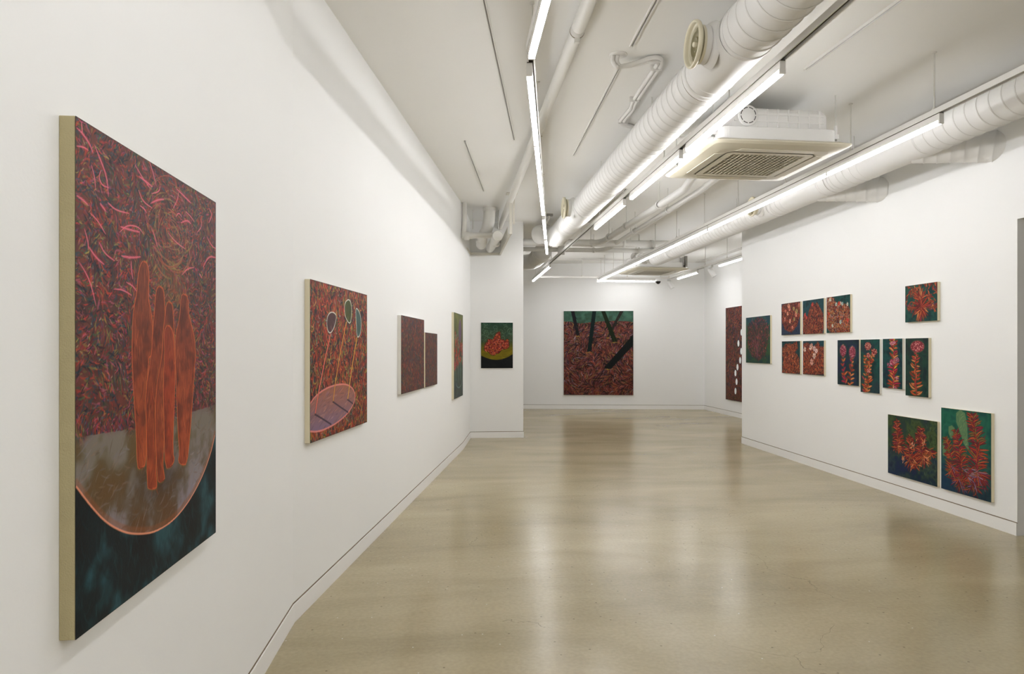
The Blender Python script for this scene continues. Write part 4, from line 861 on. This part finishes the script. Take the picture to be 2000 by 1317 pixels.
# ------------------------------------------------------------------ ceiling cassettes
def rrect(cx, cy, hx, hy, r, n=6):
    out = []
    for sx, sy, a0 in ((1, 1, 0), (-1, 1, 90), (-1, -1, 180), (1, -1, 270)):
        for i in range(n + 1):
            a = math.radians(a0 + 90 * i / n); out.append((cx + sx * (hx - r) + r * math.cos(a), cy + sy * (hy - r) + r * math.sin(a)))
    return out
def cassette(corners, label, S_=.95, zb=2.54):
    c = sum((Vector(p) for p in corners), Vector()) / 4; d = (Vector(corners[1]) - Vector(corners[0])) + (Vector(corners[2]) - Vector(corners[3])); side = Vector(corners[3]) - Vector(corners[0]) + Vector(corners[2]) - Vector(corners[1])
    rz = (math.atan2(d.y, d.x) + math.atan2(side.y, side.x) - math.pi / 2) / 2
    print('cassette', c, math.degrees(rz), d.length / 2, side.length / 2)
    e = empty('air_conditioner', (c.x, c.y, zb), rz, label, 'air conditioner', 'ceiling cassette air conditioners'); T = Matrix.Translation((c.x, c.y, zb)) @ Matrix.Rotation(rz, 4, 'Z')
    h = S_ / 2
    def loft(loops, cap0=True, cap1=True):
        mb = MB(); n = len(loops[0][0]); vs = []; fs = []
        for pts, z in loops: vs += [T @ Vector((x, y, z)) for x, y in pts]
        for i in range(len(loops) - 1):
            for k in range(n): fs.append((i * n + k, i * n + (k + 1) % n, (i + 1) * n + (k + 1) % n, (i + 1) * n + k))
        if cap0: fs.append(tuple(range(n))[::-1])
        if cap1: fs.append(tuple(range((len(loops) - 1) * n, len(loops) * n)))
        return mb.add(vs, fs)
    R = lambda a, r: rrect(0, 0, a, a, r)
    # outer panel: sloping rim, flat underside, stepped centre
    loft([(R(h - .05, .03), .055), (R(h, .04), .032), (R(h, .04), .024), (R(h - .02, .05), .012), (R(h - .1, .06), .0), (R(h - .165, .05), .0), (R(h - .168, .05), .008)], True, False).build('panel', M_ac, e)
    MBf = loft([(R(h - .165, .052), .006), (R(h - .172, .048), .006)], False, False); MBf.build('panel_seam', M_dark, e)
    g = h - .172; gi = g - .05
    mb = MB()   # intake frame ring and its grille
    o1 = R(g, .045); o2 = R(gi, .004); vs = [T @ Vector((x, y, -.002)) for x, y in o1] + [T @ Vector((x, y, -.002)) for x, y in o2] + [T @ Vector((x, y, .036)) for x, y in o2]; n = len(o1)
    mb.add(vs, [(k, (k + 1) % n, n + (k + 1) % n, n + k) for k in range(n)] + [(n + k, n + (k + 1) % n, 2 * n + (k + 1) % n, 2 * n + k) for k in range(n)])
    fr = mb.build('intake_frame', M_ac, e)
    loft([(R(gi, .004), .034), (R(gi - .001, .004), .036)], True, True).build('filter', M_filter, e)
    def slat(a, b, wd, ht, z):
        m_ = MB(); A1 = T @ Vector((a[0], a[1], z)); B1 = T @ Vector((b[0], b[1], z)); m_.bar(A1, B1, wd, ht); return m_
    ng = 16; mbA = MB(); mbB = MB()
    for i in range(1, ng):
        t = -gi + 2 * gi * i / ng; m1 = slat((t, -gi), (t, gi), .005, .006, .002); m2 = slat((-gi, t), (gi, t), .005, .005, .003)
        for m_, nm in ((m1, 'grille_slat'), (m2, 'grille_slat')): m_.build(nm, M_ac, fr)
    # four air flaps between rim and intake
    for a in range(4):
        Rz = Matrix.Rotation(a * math.pi / 2, 4, 'Z'); yy_ = h - .125; mb = MB(); L = h - .2
        vs = [Rz @ Vector(v) for v in ((-L, yy_ - .032, -.0015), (L, yy_ - .032, -.0015), (L - .03, yy_ + .03, -.0035), (-L + .03, yy_ + .03, -.0035), (-L, yy_ - .032, .004), (L, yy_ - .032, .004), (L - .03, yy_ + .03, .004), (-L + .03, yy_ + .03, .004))]
        mb.add([T @ v for v in vs], [(0, 3, 2, 1), (4, 5, 6, 7), (0, 1, 5, 4), (1, 2, 6, 5), (2, 3, 7, 6), (3, 0, 4, 7)]); fl2 = mb.build('air_flap', M_ac, e)
        m2 = MB(); vs = [Rz @ Vector(v) for v in ((-L, yy_ - .036, -.0008), (L, yy_ - .036, -.0008), (L, yy_ - .032, -.0008), (-L, yy_ - .032, -.0008))]; m2.add([T @ v for v in vs], [(0, 1, 2, 3)]); m2.build('flap_slit', M_dark, fl2)
    # small maker's plate on the intake frame
    mb = MB(); vs = [(-.5 * g - .11, .2 * g, -.0035), (-.5 * g - .105, .2 * g + .05, -.0035), (-.5 * g - .095, .2 * g + .05, -.0035), (-.5 * g - .10, .2 * g, -.0035)]
    mb.add([T @ Vector(v) for v in vs], [(0, 1, 2, 3)]); mb.build('name_plate', M_slot, e)
    # casing: lower tray, ribbed foam body
    hb = h - .07
    loft([(R(hb, .06), .05), (R(hb, .06), .14), (R(hb - .012, .06), .145)]).build('casing_tray', M_foam, e)
    hc_ = hb - .03; bo = loft([(R(hc_, .09), .14), (R(hc_, .09), .25), (R(hc_ - .01, .085), .27), (R(hc_ - .03, .07), .285)]).build('casing', M_foam, e)
    mb = MB()
    for a in range(4):
        Rz = Matrix.Rotation(a * math.pi / 2, 4, 'Z')
        for i in range(-3, 5):
            x = i * hc_ / 5.2; vs = []
            for z in (.15, .272):
                for dx_, dy in ((-.004, 0), (.004, 0), (.004, .008), (-.004, .008)): vs.append(T @ (Rz @ Vector((x + dx_, -(hc_ + .0) - dy + .001, z))))
            mb.add(vs, [(0, 1, 2, 3), (7, 6, 5, 4), (0, 4, 5, 1), (1, 5, 6, 2), (2, 6, 7, 3), (3, 7, 4, 0)])
        for z in (.19, .235):
            vs = []
            for x in (-hc_ * .8, hc_ * .85):
                for dz, dy in ((-.004, 0), (.004, 0), (.004, .007), (-.004, .007)): vs.append(T @ (Rz @ Vector((x, -hc_ - dy + .001, z + dz))))
            mb.add(vs, [(0, 1, 2, 3), (7, 6, 5, 4), (0, 4, 5, 1), (1, 5, 6, 2), (2, 6, 7, 3), (3, 7, 4, 0)])
    mb.build('casing_ribs', M_foam, bo)
    # round knockout on the near side
    ko = T @ Vector((-hc_ * .56, -hc_ - .012, .222)); ax = (T.to_3x3() @ Vector((0, -1, 0)))
    k = MB().lathe(ko, ax, [(-.012, .068), (.0, .068), (.002, .066), (.002, .001)], 36).build('knockout', M_foam, bo)
    for i in range(8):
        a0 = 2 * math.pi * (i + .12) / 8; a1_ = 2 * math.pi * (i + .88) / 8; vs = []; sxv = T.to_3x3() @ Vector((1, 0, 0))
        for j in range(5):
            a = a0 + (a1_ - a0) * j / 4
            for r in (.049, .054): vs.append(ko + ax * .003 + sxv * math.cos(a) * r + UP * math.sin(a) * r)
        if i == 0: m_ = MB()
        m_.add(vs, [(2 * j, 2 * j + 1, 2 * j + 3, 2 * j + 2) for j in range(4)])
    m_.build('knockout_ring', M_dark, bo)
    for sx in (-1, 1):
        for sy in (-1, 1):
            p = T @ Vector((sx * (hb + .022), sy * (hb - .07), 0)); zt = zb + .09
            br = MB().box((p.x - .014, p.y - .02, zb + .10), (p.x + .014, p.y + .02, zb + .128)); br.box((p.x - .006, p.y - .012, zb + .128), (p.x + .006, p.y + .012, zb + .19)); b_ = br.build('hanger_bracket', M_foam, e)
            MB().tube([(p.x, p.y, zb + .07), (p.x, p.y, ZC)], .005, 8).build('hanger_rod', M_rod, e)
            MB().lathe((p.x, p.y, zb + .085), (0, 0, 1), [(0, .001), (0, .011), (.012, .011), (.012, .001)], 6).build('nut', M_metal, b_)
    MB().lathe(T @ Vector((-hb, -hb * .55, .12)), T.to_3x3() @ Vector((-1, 0, 0)), [(-.01, .03), (.03, .03), (.03, .001)], 16).build('drain_port', M_foam, e)
    return e, T
ZA = 2.54
ac1, T1 = cassette([atZ(1392, 280.6, ZA), atZ(1651.4, 294.6, ZA), atZ(1527, 357, ZA), atZ(1311, 349, ZA)], 'near ceiling cassette with square grille hanging between the two right tracks', .97)
ac2, T2 = cassette([atZ(1243, 526.5, ZA), atZ(1345, 528.5, ZA), atZ(1300, 539.5, ZA), atZ(1214.5, 538, ZA)], 'far ceiling cassette hanging near the far wall', .95)
c2 = T2 @ Vector((.46, -.2, 0))   # open control box on the right side of the far cassette
e = ac2
mb = MB().box((c2.x - .02, c2.y - .22, ZA + .06), (c2.x + .01, c2.y + .1, ZA + .25)); mb.build('control_box', M_metal, e)

# ------------------------------------------------------------------ lagged pipes
ZP = 2.70
pa0 = Vector((2.13, 0, ZP)); ya = 9.48; yb = 10.15; xa = atZ(1175, 472, ZP).x; xb = atZ(1184, 486, ZP).x
xa0 = atZ(1360, 354, ZP); xb0 = atZ(1396, 354, ZP)
def pipe_run(label, pts, r, cat='pipe', clamps=(), m=M_lag, rods=(), name='lagged_pipe', group='lagged refrigerant pipes'):
    pts = [Vector(p) for p in pts]; e = empty(name, sum(pts, Vector()) / len(pts), 0, label, cat, group)
    MB().tube(pts, r, 20).build('tube', m, e)
    for c, d in clamps: MB().lathe(Vector(c) - Vector(d).normalized() * .02, d, [(0, r), (0, r + .006), (.04, r + .006), (.04, r)], 20).build('clamp', m, e)
    for c in rods: MB().tube([(c[0], c[1], c[2] + r * .8), (c[0], c[1], ZC)], .005, 8).build('hanger_rod', M_rod, e)
    return e
body = T1 @ Vector((-.15, .40, .2)); body2 = T1 @ Vector((.15, .40, .2))
dirA = Vector((xa, ya, ZP)) - xa0
ca = [xa0 + dirA * t for t in (.28, .62, .85)]
pipe_run('thicker lagged pipe leading back from the near cassette', [body, (xa0.x, xa0.y + .3, ZP)] + arc_pts((xa + .02, ya - .25, ZP), (xa, ya - .02, ZP), (xa - .2, ya, ZP), 6), .039, clamps=[(c, dirA) for c in ca], rods=ca)
dirB = Vector((xb, yb, ZP)) - xb0; cb = [xb0 + dirB * t for t in (.3, .6, .88)]
pipe_run('thinner lagged pipe leading back from the near cassette', [body2, (xb0.x, xb0.y + .3, ZP)] + arc_pts((xb + .02, yb - .25, ZP), (xb, yb - .02, ZP), (xb - .2, yb, ZP), 6), .029, clamps=[(c, dirB) for c in cb], rods=cb)
xl = -2.4
pipe_run('thick lagged cross pipe under the ceiling beside the pier', [(xl, ya, ZP), (3.10, ya, ZP)], .05, clamps=[((xa + .75, ya, ZP), (1, 0, 0)), ((xa - .1, ya, ZP), (1, 0, 0)), ((.4, ya, ZP), (1, 0, 0)), ((xa + .35, ya, ZP), (1, 0, 0))], rods=[(xa - .12, ya, ZP), (xa + .45, ya, ZP), (1.0, ya, ZP)])
pipe_run('thin lagged cross pipe farther back, parallel to the thick one', [(xl, yb, ZP), (3.10, yb, ZP)], .033, clamps=[((xb - .15, yb, ZP), (1, 0, 0)), ((.9, yb, ZP), (1, 0, 0))], rods=[(xb - .15, yb, ZP), (xb + .55, yb, ZP)])
a2 = T2 @ Vector((-.3, -.33, .26))
pipe_run('curved drain pipe dropping from the cross pipes to the far cassette', smooth([(2.80, yb + .03, ZP - .02), (2.86, 10.6, ZP - .04), (a2.x - .04, a2.y - .3, ZP - .06), (a2.x, a2.y, ZA + .27)]), .03, name='drain_pipe', group='cassette drain pipes')
pipe_run('second drain pipe beside it, down to the far cassette', smooth([(2.92, yb + .03, ZP - .02), (2.97, 10.6, ZP - .04), (a2.x + .08, a2.y - .3, ZP - .06), (a2.x + .12, a2.y, ZA + .27)]), .024, name='drain_pipe', group='cassette drain pipes')
# grey bracket plate hanging on the cross pipes
pb = atY(1096, 484, yb - .07); centred(MB().box((pb.x - .05, pb.y - .006, ZP - .085), (pb.x + .05, pb.y + .006, ZP + .09)), 'bracket_plate', M_lag, label='pale grey bracket plate on the cross pipes under the duct end', cat='bracket')

# long pipe near the left wall
PX, PZ = .652, EYE + 1.66
px0 = Vector((.565, 0, EYE + 1.43))
e = pipe_run('long white drain pipe running under the ceiling left of the left lamps', [(PX, -3.4, PZ), (PX, D.y - .01, PZ)], .036, m=M_pipe, name='drain_pipe', group='white drain pipes')
yk = atX(1127, 70, PX).y
MB().lathe((PX, yk, PZ), (0, 1, 0), [(-.05, .036), (-.05, .0375), (0, .0375), (.0, .0395), (.012, .0395), (.012, .036)], 24).build('coupling', M_pipe, e)
MB().lathe((PX, yk - .006, PZ), (0, 1, 0), [(0, .0372), (0, .0388), (.005, .0388), (.005, .0372)], 24).build('strap', M_gap, e)
MB().box((PX - .013, yk - .012, PZ - .06), (PX + .013, yk + .012, PZ - .034)).build('strap_bolt', M_rod, e)
for y in (yk, 6.2, 8.0): MB().tube([(PX, y, PZ + .03), (PX, y, ZC)], .004, 8).build('hanger_rod', M_rod, e)

# niche of pipes at the pier
ZN = EYE + 1.297; XN = .655; yn0 = atZ(995, 455, ZN).y; yn1 = C_.y
XL0 = lambda y: (lerp_y(A, B, y).x if y < B.y else lerp_y(B, C_, y).x)
e = empty('pipe_tray', ((XN + C_.x) / 2, yn1 - .5, ZN), 0, 'white open frame holding drain pipes in the corner above the pier painting', 'pipe frame')
MB().bar((XN, yn0, ZN), (XN, yn1, ZN), .02, .03).build('side_rail', M_frame, e)
MB().bar((C_.x, yn1 - .02, ZN), (XN + .01, yn1 - .02, ZN), .03, .03).build('back_rail', M_frame, e)
MB().bar((XL0(yn0) + .012, yn0 + .15, ZN), (C_.x + .0, yn1 - .03, ZN), .02, .03).build('wall_rail', M_frame, e)
MB().bar((XN, yn0, ZN - .015), (XN, yn0, ZC), .03, .03).build('post', M_frame, e)
MB().bar((XN + .035, yn0 + .02, ZN + .1), (XN + .035, yn0 + .02, ZC), .022, .022).build('post', M_frame, e)
MB().box((XN - .05, yn0 - .04, ZC - .012), (XN + .07, yn0 + .06, ZC - .001)).build('foot_plate', M_frame, e)
MB().box((XN + .006, yn0 + .5, ZN), (XN + .012, yn1 - .001, ZN + .16)).build('side_panel', M_frame, e)
def corner_pipe(label, pts, r, extra=(), cap=True):
    pts = [Vector(p) for p in pts]; e = empty('drain_pipe', pts[0], 0, label, 'pipe', 'white drain pipes'); MB().tube(pts, r, 24, cap).build('tube', M_pipe, e)
    for c, d, rr in extra: MB().lathe(Vector(c) - Vector(d).normalized() * .03, d, [(0, rr - .006), (0, rr), (.06, rr), (.06, rr - .006)], 24).build('socket', M_pipe, e)
    return e
yq = 8.35
def at(px, py, y=yq): return atY(px, py, y)
t0 = at(956, 385); t0.z = ZC; s_ = yq / F
corner_pipe('fat white stack pipe dropping from the ceiling in the corner frame', [t0, at(956, 410), at(955, 432), at(951, 448), at(942, 462, yq + .2), at(940, 478, yq + .4), at(939.5, 482, yq + .55)], [.073, .073, .073, .07, .062, .066, .03], [(at(956, 408), (0, 0, 1), .08), (at(940.5, 470, yq + .3), (-.05, .3, -1), .07)])
corner_pipe('horizontal white pipe from the left wall to the stack', [at(905, 460, 8.1), at(911, 461, 8.1), at(930, 460, 8.2), at(962, 460, 8.3)], [.044, .044, .034, .036], [(at(912, 461, 8.1), (1, 0, 0), .05)])
v0 = at(907.5, 403, 8.1); v0.z = ZC
corner_pipe('thin upright white pipe against the left wall in the corner', [v0, at(907.5, 430, 8.1), at(906, 455, 8.1), at(907, 465, 8.1)], [.028, .028, .03, .038])
corner_pipe('capped white pipe end facing the room in the corner frame', [at(972, 460.5, 7.95), at(972, 461, 8.1), at(966, 470, 8.5), at(960, 482, 9.0), at(957, 487, 9.2)], [.056, .058, .055, .056, .05], [(at(972, 460.8, 8.0), (0, 1, 0), .062), (at(969, 472, 8.6), (-.3, 1, -.4), .064)])
for x in (923.5, 973.5):
    p = at(x, 440, 8.5); MB_ = MB().tube([(p.x, p.y, ZN + .2), (p.x, p.y, ZC)], .006, 8); centred(MB_, 'threaded_rod', M_rod, label='thin white threaded rod in the corner frame, ' + ('left of' if x < 950 else 'right of') + ' the fat stack pipe', cat='rod')

# ------------------------------------------------------------------ surface rails, conduits on the ceiling
def rail(label, p, q, wd=.022):
    p = atZ(*p, ZC - .006); q = atZ(*q, ZC - .006); e = empty('ceiling_rail', (p + q) / 2, 0, label, 'rail', 'thin rails on the ceiling')
    d = (q - p).normalized(); sd = d.cross(UP).normalized(); mb = MB()
    for s in (-1, 1): mb.bar(p + sd * s * wd * .4, q + sd * s * wd * .4, wd * .28, .012)
    mb.build('flange', M_track, e)
    MB().bar(p + UP * .004, q + UP * .004, wd * .5, .004).build('groove', M_metal, e)
rail('thin ceiling rail at top left, longest of the left pair', (943, -10), (1004.5, 274), .016)
rail('short thin ceiling rail above the left wall near the corner pipes', (908, 276), (945, 374), .018)
rail('thin ceiling rail cut by the top edge between pipe and duct', (1284, -4), (1233, 91))
rail('thin ceiling rail starting at the conduit rose', (1209, 133), (1120, 304), .018)
rail('thin ceiling rail at top right beside the middle track', (1765, -4), (1573, 136), .026)
rail('thin ceiling rail seen between centre duct and middle track', (1222, 370), (1150, 435), .03)
rail('thin ceiling rail far right above the alcove', (1448, 484), (1360, 512), .03)
rail('thin ceiling rail crossing in front of the far wall', (1068, 507.5), (1228, 508.5), .04)
e = empty('ceiling_conduit', atZ(1207, 107, ZC), 0, 'white flexible twin conduit looping from a round ceiling plate toward the centre duct', 'conduit')
pc = atZ(1207.5, 107, ZC); MB().lathe(pc, (0, 0, -1), [(0, .052), (.004, .052), (.006, .048), (.006, .001)], 32).build('ceiling_plate', M_track, e)
ZK = ZC - .016
for off, r in ((0, .0125), (1, .0125)):
    if off == 0: px = [(1204, 130, .07), (1212, 130, .06), (1245, 122, .03), (1272, 113, .016), (1288, 113, .016), (1292, 121, .016), (1286, 135, .016), (1244, 197, .016), (1237, 214, .016), (1219, 236, .016), (1222, 243, .016), (1246, 250, .016), (1275, 256, .016)]
    else: px = [(1209, 128, .055), (1218, 130, .045), (1246, 126, .03), (1272, 118, .016), (1282, 119, .016), (1285, 124, .016), (1279, 133, .016), (1238, 195, .016), (1231, 213, .016), (1213, 234, .016), (1215, 243, .016), (1232, 249, .016), (1262, 259, .016)]
    pts = [pc + Vector((-.03 + off * .025, 0, -.004)), pc + Vector((-.03 + off * .025, .01, -.035))] + [atZ(x, y, ZC - d) for x, y, d in px]
    sp = smooth(pts, 7); MB().tube(sp, [r * (1 + .06 * (i % 2)) for i in range(len(sp))], 12).build('flexible_tube', M_track, e)
for x, y in ((1279, 116), (1281, 133), (1240, 194), (1217, 238)):
    p = atZ(x, y, ZK); d = .03; MB().bar(p + Vector((-.035, 0, 0)), p + Vector((.035, 0, 0)), .014, .032).build('saddle_clip', M_track, e)
# arching tube past the duct near the cassette
e = empty('ceiling_conduit', atZ(1330, 275, ZC - .05), 0, 'white tube arching between the centre duct and the near cassette', 'conduit')
MB().tube(smooth([atZ(1296, 262, ZC - .02), atZ(1318, 266, ZC - .03), atZ(1334, 270, ZC - .06), T1 @ Vector((-.42, .1, .24))]), .014, 12).build('tube', M_track, e)
# sprinkler branch beside the duct end
ps = atZ(1072, 427, ZC - .06)
e = empty('sprinkler_pipe', (ps.x, ps.y, ZC), 0, 'small white sprinkler branch beside the left track end', 'sprinkler')
MB().tube(smooth([(ps.x, ps.y, ZC - .005), (ps.x, ps.y + .02, ZC - .07), (ps.x - .03, ps.y + .3, ZC - .1), (ps.x - .06, ps.y + .8, ZC - .1)]), .012, 10).build('tube', M_pipe, e)
MB().box((ps.x - .03, ps.y - .02, ZC - .03), (ps.x + .05, ps.y + .02, ZC - .001)).build('bracket', M_metal, e)
# emergency light box
yx = 11.0; g0 = atY(1251, 467, yx); g1 = atY(1263, 461, yx)
e = empty('exit_light', ((g0.x + g1.x) / 2, yx, g0.z), 0, 'small green lit exit sign hanging behind the cross pipes', 'exit sign')
MB().box((g0.x, yx - .05, g0.z), (g1.x, yx + .05, g1.z)).build('housing', M_metal, e, bevel=.003)
MB().box((g1.x - .02, yx - .004, g1.z), (g1.x - .012, yx + .004, ZC)).build('hanger', M_rod, e)
h0 = atY(1252, 481.5, yx); h1 = atY(1256, 466, yx); MB().box((h0.x, yx - .03, h0.z), (h1.x, yx - .01, g0.z + .001)).build('sign_face', M_green, e)
h2 = atY(1266, 483, yx); MB().box((h1.x, yx - .03, h0.z), (h2.x, yx - .02, h0.z + .05)).build('sign_arm', M_track, e)
